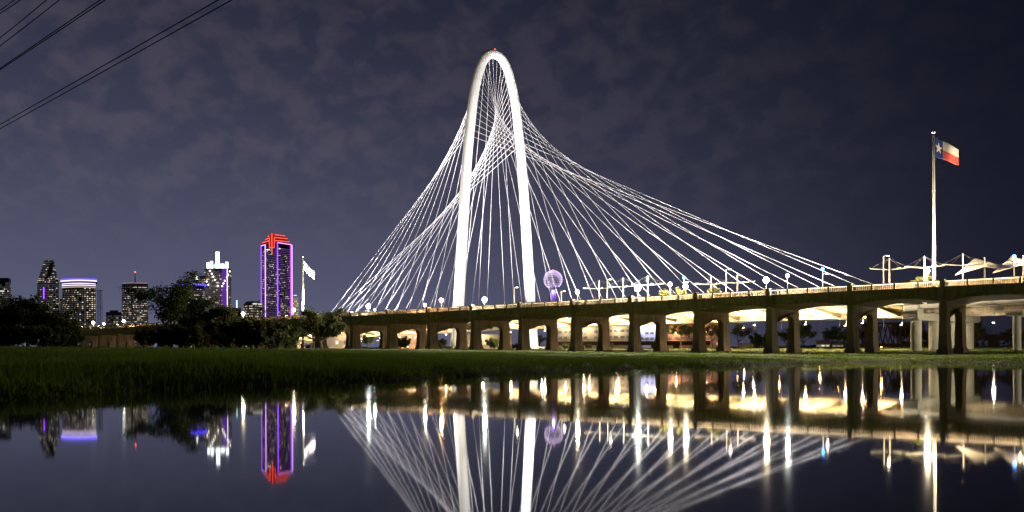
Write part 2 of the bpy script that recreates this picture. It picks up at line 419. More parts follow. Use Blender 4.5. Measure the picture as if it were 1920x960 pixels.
SM, PM, OM, BM, RM, KM, CM = span_mesh(), pil_mesh(), post_mesh(), bal_mesh(), rail_mesh(), curb_mesh(), cap_mesh()
for k in range(K0, K1+1):
    s0 = k*SPAN
    if k < K1:
        link("deck_span", SM, via, (s0, 0, 0))
        if k > -10: link("planter_wall", WLM, via, (s0, 0, 0)); link("rail_light", RLM, via, (s0, 0, 0))
        for far in (0, 1):
            yo = 16.05 if far else 0.0
            link("coping_rail", RM, via, (s0, yo, 0)); link("parapet_kerb", KM, via, (s0, yo, 0))
            for j in range(4):
                link("balusters", BM, via, (s0+j*SPAN/4, yo, 0), kind="stuff")
                if j: link("parapet_post", OM, via, (s0+j*SPAN/4, yo, 0))
    link("pilaster", PM, via, (s0, 0, 0)); p2 = link("pilaster", PM, via, (s0, 16.5, 0)); p2.rotation_euler = (0, 0, math.pi)
    pier = link("pier", CM, via, (s0, 0, 0))
    for tt in (2.05, 14.45):
        x, y = vp(s0, tt); zb = zg(x, y)
        if zb < 7.5:
            link("column", colmesh(zb), pier, (0, tt, 0)); link("footing", plinth(zb), pier, (0, tt, 0))

# ------------------------------------------------------------------ cable-stayed bridge
MX, MY, MA = -6.5, 349.0, math.radians(-52)
cm, sm = math.cos(MA), math.sin(MA)
def mp_(L, t): return (MX + cm*L - sm*t, MY + sm*L + cm*t)
mhh = thing("cable_stayed_bridge", "white cable-stayed bridge with one tall arch pylon and fanned stay cables", "bridge", (MX, MY, 0), MA)
prof = [(2.0,21.6),(12,20.7),(21.2,19.9),(35,18.8),(50,17.7),(74,15.7),(86,14.4),(94.2,13.2),(101,12.2),(107.6,10.9),(113,9.3),(117,7.75),(119.6,6.35),(121.6,4.7),(122.8,3.0),(123.3,1.5),(123.5,0)]
def smoothpts(ps, sub=4):
    out = []
    for i in range(len(ps)-1):
        p0 = ps[max(i-1,0)]; p1 = ps[i]; p2 = ps[i+1]; p3 = ps[i+2] if i+2 < len(ps) else (ps[i][0], -ps[i][1])
        for j in range(sub):
            q = j/sub
            out.append(tuple(0.5*((2*p1[a]) + (p2[a]-p0[a])*q + (2*p0[a]-5*p1[a]+4*p2[a]-p3[a])*q*q + (-p0[a]+3*p1[a]-3*p2[a]+p3[a])*q**3) for a in (0,1)))
    out.append(ps[-1]); return out
prof = [(z, wd*0.915) for z, wd in prof]
half = smoothpts(prof)
path = [(0, -wd, z) for z, wd in half] + [(0, wd, z) for z, wd in reversed(half[:-1])]
def arad(z): return 2.2 - 0.42*min(1, max(0, (z-20)/103))
obj("arch", MB().tube(path, [arad(p[2]) for p in path], 28), white_steel, mhh, smooth=True)
for zc_ in (32, 52, 73, 94, 110):
    for sgn in (-1, 1):
        i_ = min(range(len(half)), key=lambda i: abs(half[i][0]-zc_)); (za, wa), (zb_, wb) = half[i_], half[i_+1]
        obj("segment_collar", MB().tube([(0, sgn*wa, za), (0, sgn*(wa+(wb-wa)*0.12), za+(zb_-za)*0.12)], arad(za)+0.07, 28), white_steel, mhh)
bc = MB().lathe([(0.25,0),(0.25,0.2),(0.1,0.3)], 8); obj("beacon_post", bc, pole_m, mhh, (0, 0, 125.1))
obj("beacon", MB().lathe([(0.05,0),(0.16,0.1),(0.16,0.3),(0.05,0.4)], 8), redglow, mhh, (0, 0, 125.35))
for sgn in (-1, 1):
    obj("leg_footing", MB().box(-4, 4, sgn*19.8-4, sgn*19.8+4, 0.5, 5.2), concrete_pale, mhh)
# arc-length lookup from the apex
leg = list(reversed(half)); acc = [0.0]
for i in range(1, len(leg)): acc.append(acc[-1] + math.dist(leg[i-1], leg[i]))
def leg_at(d):
    for i in range(1, len(leg)):
        if acc[i] >= d:
            q = (d-acc[i-1])/(acc[i]-acc[i-1]); return (leg[i-1][1]+(leg[i][1]-leg[i-1][1])*q, leg[i-1][0]+(leg[i][0]-leg[i-1][0])*q)
    return (leg[-1][1], leg[-1][0])
NC = 29; MDECK = 14.3
def cam_(L): return 0.25-1.5*(min(abs(L), 200)/177.0)**2
for side in (-1, 1):
    for n in range(NC):
        L = side*(6.5 + 6.02*n); d = 1.2 + 38.0*n/(NC-1)
        wd, z = leg_at(d)
        tleg = -1 if ((n % 2 == 0) == (side == 1)) else 1
        top = Vector((0, tleg*wd, z)); bot = Vector((L, 0, MDECK+0.6+cam_(L)))
        m = MB().tube([bot, top], 0.066, 6, cap=False)
        c = obj("cable", m, cable_m, mhh, smooth=True)
        m = MB().lathe([(0.42,0),(0.36,1.2),(0.2,1.5)], 8)
        a = obj("cable_anchor", m, white_steel, c, (L, 0, MDECK-0.02+cam_(L)))
# deck: spine box, slab, ribs, edge beams, barriers; main spans then approach spans
HWD = 15.0
LM = 177.4
def loft(sec, mt, name, smooth=False):
    """sweep a cross-section (t, z) along the cambered deck"""
    m = MB(); n = len(sec); Ls = [-LM + 2*LM*i/40 for i in range(41)]
    for L in Ls: m.v += [(L, y, z+cam_(L)) for y, z in sec]
    for i in range(40):
        for k in range(n): m.f.append((i*n+k, i*n+(k+1) % n, (i+1)*n+(k+1) % n, (i+1)*n+k)); m.m.append(0)
    m.f += [tuple(range(n)), tuple(reversed(range(40*n, 41*n)))]; m.m += [0, 0]
    return obj(name, m, mt, mhh, smooth=smooth)
loft([(-4,11.55),(4,11.55),(3.5,13.1),(-3.5,13.1)], soffit_m, "spine_beam")
for sgn in (-1, 1):
    loft([(sgn*3.55,12.7),(sgn*HWD,13.95),(sgn*HWD,MDECK),(sgn*3.55,MDECK)], soffit_m, "deck_slab")
    for zr in (0.45, 0.98): loft([(sgn*(HWD-0.3),MDECK+zr),(sgn*(HWD-0.2),MDECK+zr),(sgn*(HWD-0.2),MDECK+zr+0.08),(sgn*(HWD-0.3),MDECK+zr+0.08)], pole_m, "guard_rail")
RIB = []
for sgn in (-1, 1):
    ribm = MB().add([(-0.15, sgn*3.9, 11.75),(0.15, sgn*3.9, 11.75),(0.15, sgn*HWD, 13.65),(-0.15, sgn*HWD, 13.65),(-0.15, sgn*3.6, 12.8),(0.15, sgn*3.6, 12.8),(0.15, sgn*HWD, 14.0),(-0.15, sgn*HWD, 14.0)],
             [(0,3,2,1),(0,1,5,4),(1,2,6,5),(2,3,7,6),(3,0,4,7)])
    RIB.append(ribm.mesh("transverse_rib", rib_m))
rp_ = MB().box(-0.06, 0.06, -0.06, 0.06, 0, 1.0).mesh("rail_post", pole_m)
L = -LM+4
while L < LM-2:
    for sgn in (-1, 1): link("rail_post", rp_, mhh, (L, sgn*(HWD-0.25), MDECK+cam_(L)))
    for rm_ in RIB: link("transverse_rib", rm_, mhh, (L, 0, cam_(L)))
    L += 8.0
# end piers and approach spans
def mpier(Lp, hw, cols, ztop, caph, cw):
    m = MB(); prof2 = [(-hw, ztop-0.9*caph), (-hw, ztop), (hw, ztop), (hw, ztop-0.9*caph), (hw-1.0, ztop-caph), (-hw+1.0, ztop-caph)]
    n = len(prof2)
    m.add([(-1.7, y, z) for y, z in prof2] + [(1.7, y, z) for y, z in prof2], [tuple(range(n)), tuple(reversed(range(n, 2*n)))] + [(i, n+i, n+(i+1) % n, (i+1) % n) for i in range(n)])
    cap = obj("pier_cap", m, concrete_pale, mhh, (Lp, 0, 0))
    for tt in cols:
        x, y = mp_(Lp, tt); zb = zg(x, y)
        obj("column", MB().tube([(0, tt, zb-1), (0, tt, ztop-caph)], cw, 20, cap=False), concrete_pale, cap, smooth=True)
mpier(179.4, 15.8, (-13.2, -4.6, 4.6, 13.2), 12.5, 3.4, 1.2)
mpier(-179.4, 15.8, (-13.2, -4.6, 4.6, 13.2), 12.5, 3.4, 1.2)
for Lp in (201, 226, 251, -201, -226, -251, -276): mpier(Lp, 14.5, (-13, -4.5, 4.5, 13), 10.6, 1.3, 0.8)
for sgn in (-1, 1):
    a, b_ = (181.3, 330) if sgn > 0 else (-330, -181.3)
    obj("approach_slab", MB().box(a, b_, -HWD, HWD, 11.68, 12.0), concrete_pale, mhh)
    for tt in (-12.6, -7.6, -2.5, 2.5, 7.6, 12.6):
        obj("girder", MB().box(a, b_, tt-0.35, tt+0.35, 10.6, 11.677), concrete, mhh)
    for s2 in (-1, 1):
        obj("barrier", MB().box(a, b_, s2*(HWD+0.15)-0.147, s2*(HWD+0.15)+0.2, 11.8, 12.65), concrete_pale, mhh)
# luminaires under the deck: each a bracket and a lens facing the soffit
up_h = MB().box(-0.35, 0.35, -0.35, 0.35, 0, 0.30).mesh("housing", dark_m)
up_r = MB().tube([(0.28,0,0.15),(0.28,0,3.6)], 0.05, 6).mesh("hanger", dark_m)
up_l = MB().lathe([(0.30,0),(0.30,0.08),(0.1,0.12)], 10).mesh("lens", mat("uplight_lens", (0.1,0.1,0.1), 0.5, emit=(1,0.78,0.45), es=18))
lps = [-166,-148,-132,-114,-96,-78,-60,-42,-22,22,42,60,78,96,114,132,148,164]
for i, L in enumerate(lps):
    for tt in (-9.5, 9.5):
        hs = link("soffit_or_fill_lamp", up_h, mhh, (L, tt, 9.7+cam_(L))); link("hanger", up_r, hs); link("lens", up_l, hs, (0, 0, 0.31))
        light('SPOT', hs, (0, 0, 0.6), 30000, (1.0, 0.68, 0.33), 0.25, aim=(0, 0, 5), cone=164, blend=0.25)
        light('POINT', hs, (0, 0, 0.9), 2500 if L < -100 else 8000 if L < 50 else 2000, (1.0, 0.74, 0.42), 0.25)  # bare point light added to brighten the viaduct pier faces
        light('SPOT', hs, (0, 0, -0.4), 4200, (1.0, 0.80, 0.48), 0.25, aim=(0, 0, -5), cone=175, blend=0.04)

for L, tt in ((190, -14.0), (190, 2.0), (214, -14.0)):  # lamps added under the approach spans to brighten the pale end pier
    hs = link("soffit_or_fill_lamp", up_h, mhh, (L, tt, 8.2)); link("hanger", up_r, hs); link("lens", up_l, hs, (0, 0, 0.31))
    light('POINT', hs, (0, 0, -0.7), 2400, (1.0, 0.90, 0.66), 0.25)

# floodlights standing on the bridge
fl_b = MB().box(-0.5, 0.5, -0.35, 0.35, 0, 0.6).mesh("housing", dark_m)
fl_g = MB().box(-0.42, 0.42, -0.28, 0.28, 0.603, 0.64).mesh("lens", mat("flood_lens", (0.2,0.2,0.2), 0.4, emit=(1,0.98,0.95), es=8))
def flood(L, tt, aim, power, cone, col=(1.0, 0.97, 0.95), label="", low=False):
    x, y = mp_(L, tt); zf = zg(x, y) if low else MDECK+0.004+cam_(L)
    o = tag(link("floodlight", fl_b, None, (x, y, zf), MA), label, "floodlight", "floodlights of the cable bridge")
    link("lens", fl_g, o)
    ax, ay = mp_(aim[0], aim[1]); Mi = (Matrix.Translation((x, y, zf)) @ Matrix.Rotation(MA, 4, 'Z')).inverted()
    light('SPOT', o, (0, 0, 0.9), power, col, 0.4, aim=Mi @ Vector((ax, ay, aim[2])), cone=cone, blend=0.7)
flood(-14, -33, (0, -18, 45), 520000, 70, (1, 0.98, 1.0), "floodlight on the grass left of the arch's left foot", True)
flood(22, -28, (0, -17, 60), 90000, 70, (1, 0.93, 0.85), "floodlight on the grass right of the arch's left foot", True)
flood(24, 8, (0, 17.3, 50), 600000, 70, (1, 0.97, 0.93), "floodlight on bridge deck aimed at right arch leg from its right")
flood(-20, 6, (0, 16.5, 70), 90000, 70, (1, 0.97, 0.95), "floodlight on bridge deck aimed at right arch leg from its left")
flood(16, 10, (0, 19, 8), 30000, 80, (1, 0.95, 0.9), "floodlight on the grass under the deck by the right foot", True)
flood(34, -13.5, (0, 0, 112), 240000, 34, (1, 0.95, 0.88), "floodlight on bridge deck right of arch aimed at its crown")
flood(-34, -13.5, (0, 0, 112), 50000, 34, (1, 0.97, 0.92), "floodlight on bridge deck left of arch aimed at its crown")
for L, ax, p in ((52, 34, 170), (90, 66, 260), (128, 96, 260), (158, 124, 220)):
    for sgn in (-1, 1):
        flood(sgn*L, -13.5, (sgn*ax, 0, 52), p*1000, 100, (1, 0.95, 0.98), "floodlight at near deck edge lighting the %s %s stay cables" % ({52:"inner",90:"middle",128:"outer",158:"farthest"}[L], "right" if sgn > 0 else "left"))

# ------------------------------------------------------------------ furniture on the viaduct
def on_via(px, t): 
    s = vs_at(px, t); x, y = vp(s, t); return x, y
def z_of(px, py, Y): return at(px, py, Y).z
def park_lamp(px, py, t, label, kind="warm", power=900, r=0.42):
    r *= 1.1
    x, y = on_via(px, t); zt = z_of(px, py, y); hgt = zt - DECK
    o = thing("park_lamp", label, "lamp", (x, y, DECK), VA, "lamps on the viaduct")
    obj("post", MB().lathe([(0.16,0),(0.16,0.25),(0.075,0.35),(0.055,hgt-r*0.9)], 8), pole_m, o)
    hd = {"warm": warmglow, "cold": coldglow, "orange": orangeglow, "dim": dimglow}[kind]
    obj("lamp_head", MB().lathe([(r*0.35,-r),(r*0.8,-r*0.6),(r,0),(r*0.8,r*0.6),(r*0.3,r*0.95)], 12), hd, o, (0, 0, hgt), smooth=True)
    col = {"warm": (1,0.80,0.50), "cold": (0.95,1,0.85), "orange": (1,0.5,0.15), "dim": (1,0.8,0.5)}[kind]
    light('POINT', o, (0, 0, hgt+r*1.3), power*34, col, 0.28); light('POINT', o, (0, 0, hgt-r*1.6), power*1.5, col, 0.25)
park_lamp(175, 605, 1.2, "brightest white lamp on viaduct beside the blue-crowned tower", "cold", 700, 0.55)
park_lamp(195, 607, 1.2, "white lamp on viaduct just right of the brightest far left lamp", "cold", 500, 0.4)
park_lamp(232, 602, 1.2, "white lamp on viaduct below the tower with red mast light", "cold", 700, 0.5)
park_lamp(266, 610, 3, "orange lamp on viaduct left of the tall open tree", "orange", 300, 0.45)
park_lamp(456, 588, 1.2, "warm lamp on viaduct behind bushes left of the purple tower", "warm", 500, 0.55)
park_lamp(551, 581, 1.2, "warm lamp on viaduct at the foot of the purple tower", "warm", 600, 0.55)
park_lamp(691, 574, 1.2, "big white lamp on viaduct under the leftmost stay cables", "cold", 1200, 0.62)
park_lamp(703, 581, 2, "small white lamp on viaduct right beside the big leftmost one", "cold", 150, 0.25)
park_lamp(797, 572, 1.2, "small warm lamp on viaduct midway between left cables and orange lamp", "warm", 500, 0.35)
park_lamp(828, 563, 1.2, "orange-white lamp on viaduct left of the arch's left leg", "orange", 500, 0.52)
park_lamp(909, 562, 1.2, "big white lamp on viaduct between the arch legs", "cold", 1200, 0.62)
park_lamp(1083, 548, 1.2, "white lamp on viaduct right of the lit ball tower", "warm", 900, 0.42)
park_lamp(1196, 540, 1.2, "biggest white lamp on viaduct among the bare shade masts", "cold", 1500, 0.70)
park_lamp(1257, 533, 1.2, "warm lamp on viaduct right of the biggest white lamp", "warm", 900, 0.42)
park_lamp(1286, 537, 1.2, "bright lamp inside a small lit tree on viaduct", "warm", 900, 0.52)
park_lamp(1437, 525, 1.2, "big warm white lamp on viaduct beside two walkers", "warm", 1300, 0.58)
park_lamp(1477, 517, 1.2, "small white lamp on viaduct right of the two walkers", "cold", 700, 0.30)
park_lamp(1739, 508, 1.2, "warm lamp on viaduct just left of the tall flagpole", "warm", 1200, 0.45)
for i, k in enumerate((10.9, 12.1, 13.2)):
    x, y = vp(k*SPAN, 4); s = k*SPAN
    px = 960 + F*x/y
    park_lamp(px, 669-F*16.2/y, 4, "warm park lamp on viaduct, %s beyond the right picture edge" % ("first", "second", "third")[i], "warm", 1200, 0.4)

def pole_light(px, py, t, label, arm=0.9, headmat=dimglow, power=120, blue=False):
    x, y = on_via(px, t); hgt = z_of(px, py, y) - DECK
    o = thing("light_pole", label, "lamp post", (x, y, DECK), VA, "tall poles on the viaduct")
    obj("post", MB().lathe([(0.2,0),(0.2,0.3),(0.12,0.4),(0.09,hgt)], 8), mast_m, o)
    obj("arm", MB().tube([(0,0,hgt-0.1),(arm*0.5,0,hgt+0.12),(arm,0,hgt+0.05)], 0.06, 6), mast_m, o)
    obj("lamp_head", MB().box(arm-0.25, arm+0.25, -0.12, 0.12, hgt-0.1, hgt+0.0), headmat, o)
    if blue: obj("blue_beacon", MB().lathe([(0.12,0),(0.30,0.15),(0.30,0.5),(0.1,0.65)], 10), blueglow, o, (0, 0, hgt+0.75)); obj("beacon_stem", MB().tube([(0,0,hgt),(0,0,hgt+0.76)], 0.06, 6), mast_m, o)
    if power: light('POINT', o, (arm, 0, hgt-0.4), power, (1,0.85,0.6), 0.2)
pole_light(965, 539, 5, "thin slanted-arm light pole beside the arch's right leg")
pole_light(1053, 546, 5, "curved-arm light pole just right of the lit ball tower")
pole_light(1139, 524, 5, "tall light pole between the two left shade masts")
pole_light(1362, 505, 5, "tall light pole between shade masts left of the walkers")
pole_light(1543, 514, 5, "light pole with blue beacon under the lowest right cable", blue=True)
pole_light(1283, 529, 9, "light pole with blue beacon above the small lit trees", blue=True)
pole_light(1657, 480, 5, "tallest light pole left of the shade mast group", power=200)
pole_light(1902, 492, 5, "light pole with blue beacon in front of the right shade sail", blue=True)

def shade_mast(px, py, t, label, tips=((-2.9,-2.8,0.15),(2.9,-2.8,0.0),(-2.9,3.0,0.5),(2.9,3.0,0.45)), sail=False):
    x, y = on_via(px, t); hgt = z_of(px, py, y) - DECK
    o = thing("shade_mast", label, "shade mast", (x, y, DECK), VA, "shade masts on the viaduct")
    obj("mast", MB().tube([(0,0,0),(0,0,hgt)], [0.17,0.11], 10), mast_m, o)
    zc = hgt*0.66
    for tx, ty, tz in tips:
        b_ = obj("boom", MB().tube([(0,0,zc),(tx,ty,zc+tz)], 0.085, 6), mast_m, o)
        obj("guy_wire", MB().tube([(0,0,hgt-0.1),(tx,ty,zc+tz)], 0.009, 4), mast_m, b_)
    if sail:
        m = MB(); n = 10
        c = [(-4.6,-2.6,zc-0.9),(0.2,-3.2,zc+0.9),(4.6,-2.6,zc-0.1),(0.2,3.2,zc+1.0)]
        # two stretched hyperbolic cloths meeting at the mast
        def patch(A,B,C,D):
            base_ = len(m.v)
            for i in range(n+1):
                for j in range(n+1):
                    u, v = i/n, j/n
                    p = Vector(A)*(1-u)*(1-v)+Vector(B)*u*(1-v)+Vector(C)*u*v+Vector(D)*(1-u)*v
                    pin = 0.55*math.sin(math.pi*u)*math.sin(math.pi*v)
                    p.z -= 0.25*pin; m.v.append(tuple(p))
            for i in range(n):
                for j in range(n):
                    a = base_+i*(n+1)+j; m.f.append((a, a+n+1, a+n+2, a+1)); m.m.append(0)
        patch((-4.6,-2.6,zc-1.3), (0.3,-2.9,zc-0.1), (0.3,2.9,zc+1.3), (-2.4,3.6,zc+2.3))
        patch((0.3,-2.9,zc-0.1), (4.6,-2.6,zc-0.7), (3.4,3.0,zc+0.6), (0.3,2.9,zc+1.3))
        sl = obj("shade_sail", m, sail_m, None, (x, y, DECK), smooth=True, rotz=VA)
        md = sl.modifiers.new("thick", 'SOLIDIFY'); md.thickness = 0.02
        tag(sl, label.replace("shade mast", "stretched cream shade sail on the mast"), "shade sail", "shade sails on the viaduct")
for px, py, lb in ((1124,525,"bare shade mast with crossed booms right of the lit ball tower"),(1169,521,"bare shade mast with crossed booms just left of the biggest lamp"),(1215,517,"bare shade mast with crossed booms just right of the biggest lamp"),
                   (1334,518,"bare shade mast with booms beside the rightmost small lit tree"),(1383,515,"bare shade mast with booms left of the walkers"),
                   (1668,484,"shade mast with booms right of the tallest light pole"),(1734,480,"shade mast with booms just left of the tall flagpole"),(1806,475,"shade mast with booms right of the tall flagpole")):
    shade_mast(px, py, 6.5, lb)
shade_mast(1847, 483, 6.5, "left of the two sails: shade mast", tips=(), sail=True)
shade_mast(1919, 479, 6.5, "at the right picture edge: shade mast", tips=(), sail=True)

# small benches / planters that show as lit shapes along the deck
# ------------------------------------------------------------------ people walking on the viaduct
def person(px, t, label, shirt, pose):
    x, y = on_via(px, t)
    J = [(0,0,0.95),(0,0,1.15),(0,0,1.38),(0,0,1.50),(0,0,1.62),(0,0,1.74),
         (0.10,0,0.90),(0.13,0.10*pose,0.50),(0.13,0.04*pose,0.08),(0.13,-0.10,0.04),
         (-0.10,0,0.90),(-0.13,-0.10*pose,0.50),(-0.13,-0.16*pose,0.08),(-0.13,-0.30*pose,0.04),
         (0.20,0,1.36),(0.26,0.04,1.10),(0.27,-0.06*pose,0.85),(-0.20,0,1.36),(-0.26,-0.04,1.10),(-0.27,0.06*pose,0.85)]
    E = [(0,1),(1,2),(2,3),(3,4),(4,5),(0,6),(6,7),(7,8),(8,9),(0,10),(10,11),(11,12),(12,13),(2,14),(14,15),(15,16),(2,17),(17,18),(18,19)]
    R = [.15,.14,.16,.065,.10,.085,.10,.075,.05,.045,.10,.075,.05,.045,.07,.05,.04,.07,.05,.04]
    me = bpy.data.meshes.new("person"); me.from_pydata(J, E, []); me.materials.append(shirt)
    o = bpy.data.objects.new("person", me); COL.objects.link(o); o.location = (x, y, DECK+0.01); o.rotation_euler = (0, 0, VA+math.pi/2*pose)
    md = o.modifiers.new("skin", 'SKIN'); o.modifiers.new("sub", 'SUBSURF').levels = 1
    for i, r in enumerate(R): me.skin_vertices[0].data[i].radius = (r, r*0.85)
    me.skin_vertices[0].data[0].use_root = True
    tag(o, label, "person", "people walking on the viaduct")
cl_dark = mat("dark_clothes", (0.03,0.03,0.035), 0.9); cl_red = mat("red_clothes", (0.35,0.03,0.04), 0.9); cl_grey = mat("grey_clothes", (0.10,0.10,0.10), 0.9)
person(1116, 1.1, "person in red behind the balustrade near left shade mast", cl_red, 1)
person(1122, 1.2, "person in dark clothes walking just right of the person in red", cl_dark, -1)
person(1141, 1.2, "left walker of the pair below the tall light pole", cl_dark, 1)
person(1146, 1.4, "right walker of the pair below the tall light pole", cl_grey, 1)
person(1406, 1.1, "left walker of the pair left of the warm white lamp", cl_dark, 1)
person(1411, 1.3, "right walker of the pair left of the warm white lamp", cl_dark, -1)
person(1456, 1.0, "left walker of the pair right of the warm white lamp", cl_dark, -1)
person(1462, 1.2, "right walker of the pair right of the warm white lamp", cl_dark, 1)

# ------------------------------------------------------------------ flags
def flagpole(x, y, z0, z1, r0, r1, label, pw, flagh):
    o = thing("flagpole", label, "flagpole", (x, y, z0))
    hgt = z1-z0
    obj("base", MB().lathe([(0.9,0),(0.9,0.3),(0.5,0.5)], 16), concrete_pale, o)
    obj("pole", MB().tube([(0,0,0.4),(0,0,hgt*0.6),(0,0,hgt-0.5)], [r0,(r0+r1)/2,r1], 14, cap=True), white_steel, o, smooth=True)
    obj("finial", MB().lathe([(0.08,0),(0.3,0.2),(0.34,0.42),(0.2,0.6)], 10), white_steel, o, (0, 0, hgt-0.5), smooth=True)
    obj("collar", MB().lathe([(r0*0.8+0.06,0),(r0*0.8+0.06,0.2)], 12), white_steel, o, (0, 0, hgt*0.62))
    for a in (VA, VA+math.pi):
        fx, fy = 5.5*math.cos(a), 5.5*math.sin(a)
        sp = obj("ground_spot", MB().box(fx-0.2, fx+0.2, fy-0.2, fy+0.2, 0, 0.4), dark_m, o)
        light('SPOT', sp, (fx, fy, 0.7), pw, (1.0, 0.97, 0.95), 0.15, aim=(0, 0, hgt*0.55), cone=50, blend=0.8)
        light('SPOT', sp, (fx, fy, 0.9), pw*26.0, (1.0, 0.97, 0.95), 0.15, aim=(0.8, 0, hgt-3), cone=24, blend=0.6)
    return o
def flag(x, y, ztop, hgt, length, droop, label, mats, star=True, yaw=0.0, curl=0.35):
    nu, nv = 24, 14; m = MB(); P_ = {}
    for i in range(nu+1):
        u = i/nu
        for j in range(nv+1):
            v = j/nv
            wv = curl*math.sin(u*7.5+v*1.2)*u; hh = hgt*(1-0.22*u)
            m.v.append((length*u, wv, -droop*u**0.9 - hh*v + 0.12*math.sin(u*6)*u))
    def q(u, v):
        u = max(u, 0.0)
        wv = curl*math.sin(u*7.5+v*1.2)*u; hh = hgt*(1-0.22*u)
        return Vector((length*u, wv, -droop*u**0.9 - hh*v + 0.12*math.sin(u*6)*u))
    for i in range(nu):
        for j in range(nv):
            a = i*(nv+1)+j; m.f.append((a, a+1, a+nv+2, a+nv+1))
            m.m.append((0 if i < nu/3 else (1 if j < nv/2 else 2)) if star else (0 if (i < nu*0.4 and j < nv*0.5) else 1 + (j % 2)))
    o = obj("flag", m, mats, None, (x, y, ztop), smooth=True, rotz=yaw); tag(o, label, "flag")
    md = o.modifiers.new("thick", 'SOLIDIFY'); md.thickness = 0.03
    if star:
        for off in (-0.05, 0.05):
            pts = []
            for k in range(10):
                a = math.pi/2 + k*math.pi/5; r = 0.30 if k % 2 == 0 else 0.12
                p = q(0.165 + r*math.cos(a)*0.52, 0.5 - r*math.sin(a)); p.y += off; pts.append(p)
            c = q(0.165, 0.5); c.y += off
            obj("star", MB().add([c]+pts, [(0, 1+k, 1+(k+1) % 10) for k in range(10)]), mats[1], o)
    else:
        pass
    return o
fblue = mat("flag_blue", (0.02, 0.06, 0.30), 0.8); fwhite = mat("flag_white", (0.8, 0.78, 0.78), 0.8); fred = mat("flag_red", (0.70, 0.13, 0.12), 0.8)
fpale = mat("flag_pale_blue", (0.45, 0.48, 0.62), 0.8); fpink = mat("flag_pale_red", (0.78, 0.62, 0.62), 0.8)
fx, fy = on_via(1752, 2.6); zt = z_of(1748, 247, fy); xt = at(1748, 247, fy).x
flagpole(fx, fy, DECK, zt, 0.30, 0.17, "tall white lit flagpole on viaduct at the right", 60000, 4)
flag(fx+0.2, fy, z_of(1748, 255, fy), 3.9, 4.3, 2.7, "blue, white and red flag with one white star on the right pole", [fblue, fwhite, fred], True, math.radians(-12))
p = at(568, 481, 330)
flagpole(p.x, 330, zg(p.x, 330), p.z, 0.42, 0.26, "distant white lit flagpole right of the purple tower", 60000, 4)
flag(p.x+0.25, 330, at(568, 487, 330).z, 3.6, 4.1, 4.6, "pale overexposed drooping flag on the distant left pole", [fpale, fwhite, fpink], False, math.radians(-5), 0.5)

# ------------------------------------------------------------------ skyline
def poly_px(pts, Y, z=None):
    """plan polygon from (photo x, depth offset) pairs"""
    return [((px-960)*(Y+dy)/F, Y+dy) for px, dy in pts]
def zpx(px, py, Y): return at(px, py, Y).z
def windows(poly, z0, z1, fh, bw, dens, seed, mats_w=(0.35, 0.35, 0.2, 0.1), rowprob=0.04, hfrac=0.42, wfrac=0.7, faint=0.0):
    """lit panes, plus unlit panes given a faint stand-in glow, set 0.15 m proud of every wall that faces the camera; material 0 warm, 1 dim, 2 cool, 3 faint"""
    r = random.Random(seed); m = MB(); n = len(poly)
    cx = sum(p[0] for p in poly)/n; cy = sum(p[1] for p in poly)/n
    for i in range(n):
        a = Vector(poly[i]); b_ = Vector(poly[(i+1) % n]); d = b_-a; L = d.length
        if L < 2: continue
        nrm = Vector((d.y, -d.x))/L
        mid = (a+b_)/2
        if nrm.dot(mid-Vector((cx, cy))) < 0: nrm = -nrm
        if nrm.dot(-mid) < 0: continue
        nb = max(1, int(L/bw)); d = d/L; a = a+nrm*0.25
        nf = int((z1-z0)/fh)
        for fl in range(nf):
            rowon = r.random() < rowprob; cl = dens*(0.4+1.2*r.random())
            run = 0
            for k in range(nb):
                if run > 0: run -= 1; on = True
                else:
                    on = rowon and r.random() < 0.8 or r.random() < cl
                    if on and r.random() < 0.35: run = r.randint(1, 3)
                if not on:
                    if r.random() < 0.9: mi = 4 if r.random() > faint*0.6 else 3
                    else: continue
                else:
                    q = r.random(); mi = 0 if q < mats_w[0] else 1 if q < mats_w[0]+mats_w[1] else 2 if q < sum(mats_w[:3]) else 3
                s0 = L/nb*(k+0.5-wfrac/2); s1 = L/nb*(k+0.5+wfrac/2); zz = z0+fl*fh+fh*(0.5-hfrac/2)
                p0 = a+d*s0; p1 = a+d*s1
                m.add([(p0.x,p0.y,zz),(p1.x,p1.y,zz),(p1.x,p1.y,zz+fh*hfrac),(p0.x,p0.y,zz+fh*hfrac)], [(0,1,2,3)], mi)
    return m
win_city_fill = glowmat('window_city_fill', (0.86, 0.76, 0.80), 0.095)  # unlit panes emit faintly to stand in for city glow on the facades
WM = [win_warm, win_dim, win_cool, win_faint, win_city_fill]
def floors(poly, z0, z1, fh, mt, parent, depth=0.12, hf=0.22):
    """thin floor-edge bands"""
    m = MB(); n = len(poly); cx = sum(p[0] for p in poly)/n; cy = sum(p[1] for p in poly)/n
    z = z0
    while z < z1:
        q = [(cx+(x-cx)*1.004, cy+(y-cy)*1.004) for x, y in poly]; m.prism(q, z, z+fh*hf); z += fh
    return obj("floor_bands", m, mt, parent, kind="stuff")
def strip(pts, r, m, parent, name="light_strip"):
    return obj(name, MB().tube(pts, r, 6), m, parent)
def tower(name, label, cx, Y): 
    o = thing(name, label, "building"); return o
GZ = 1.0
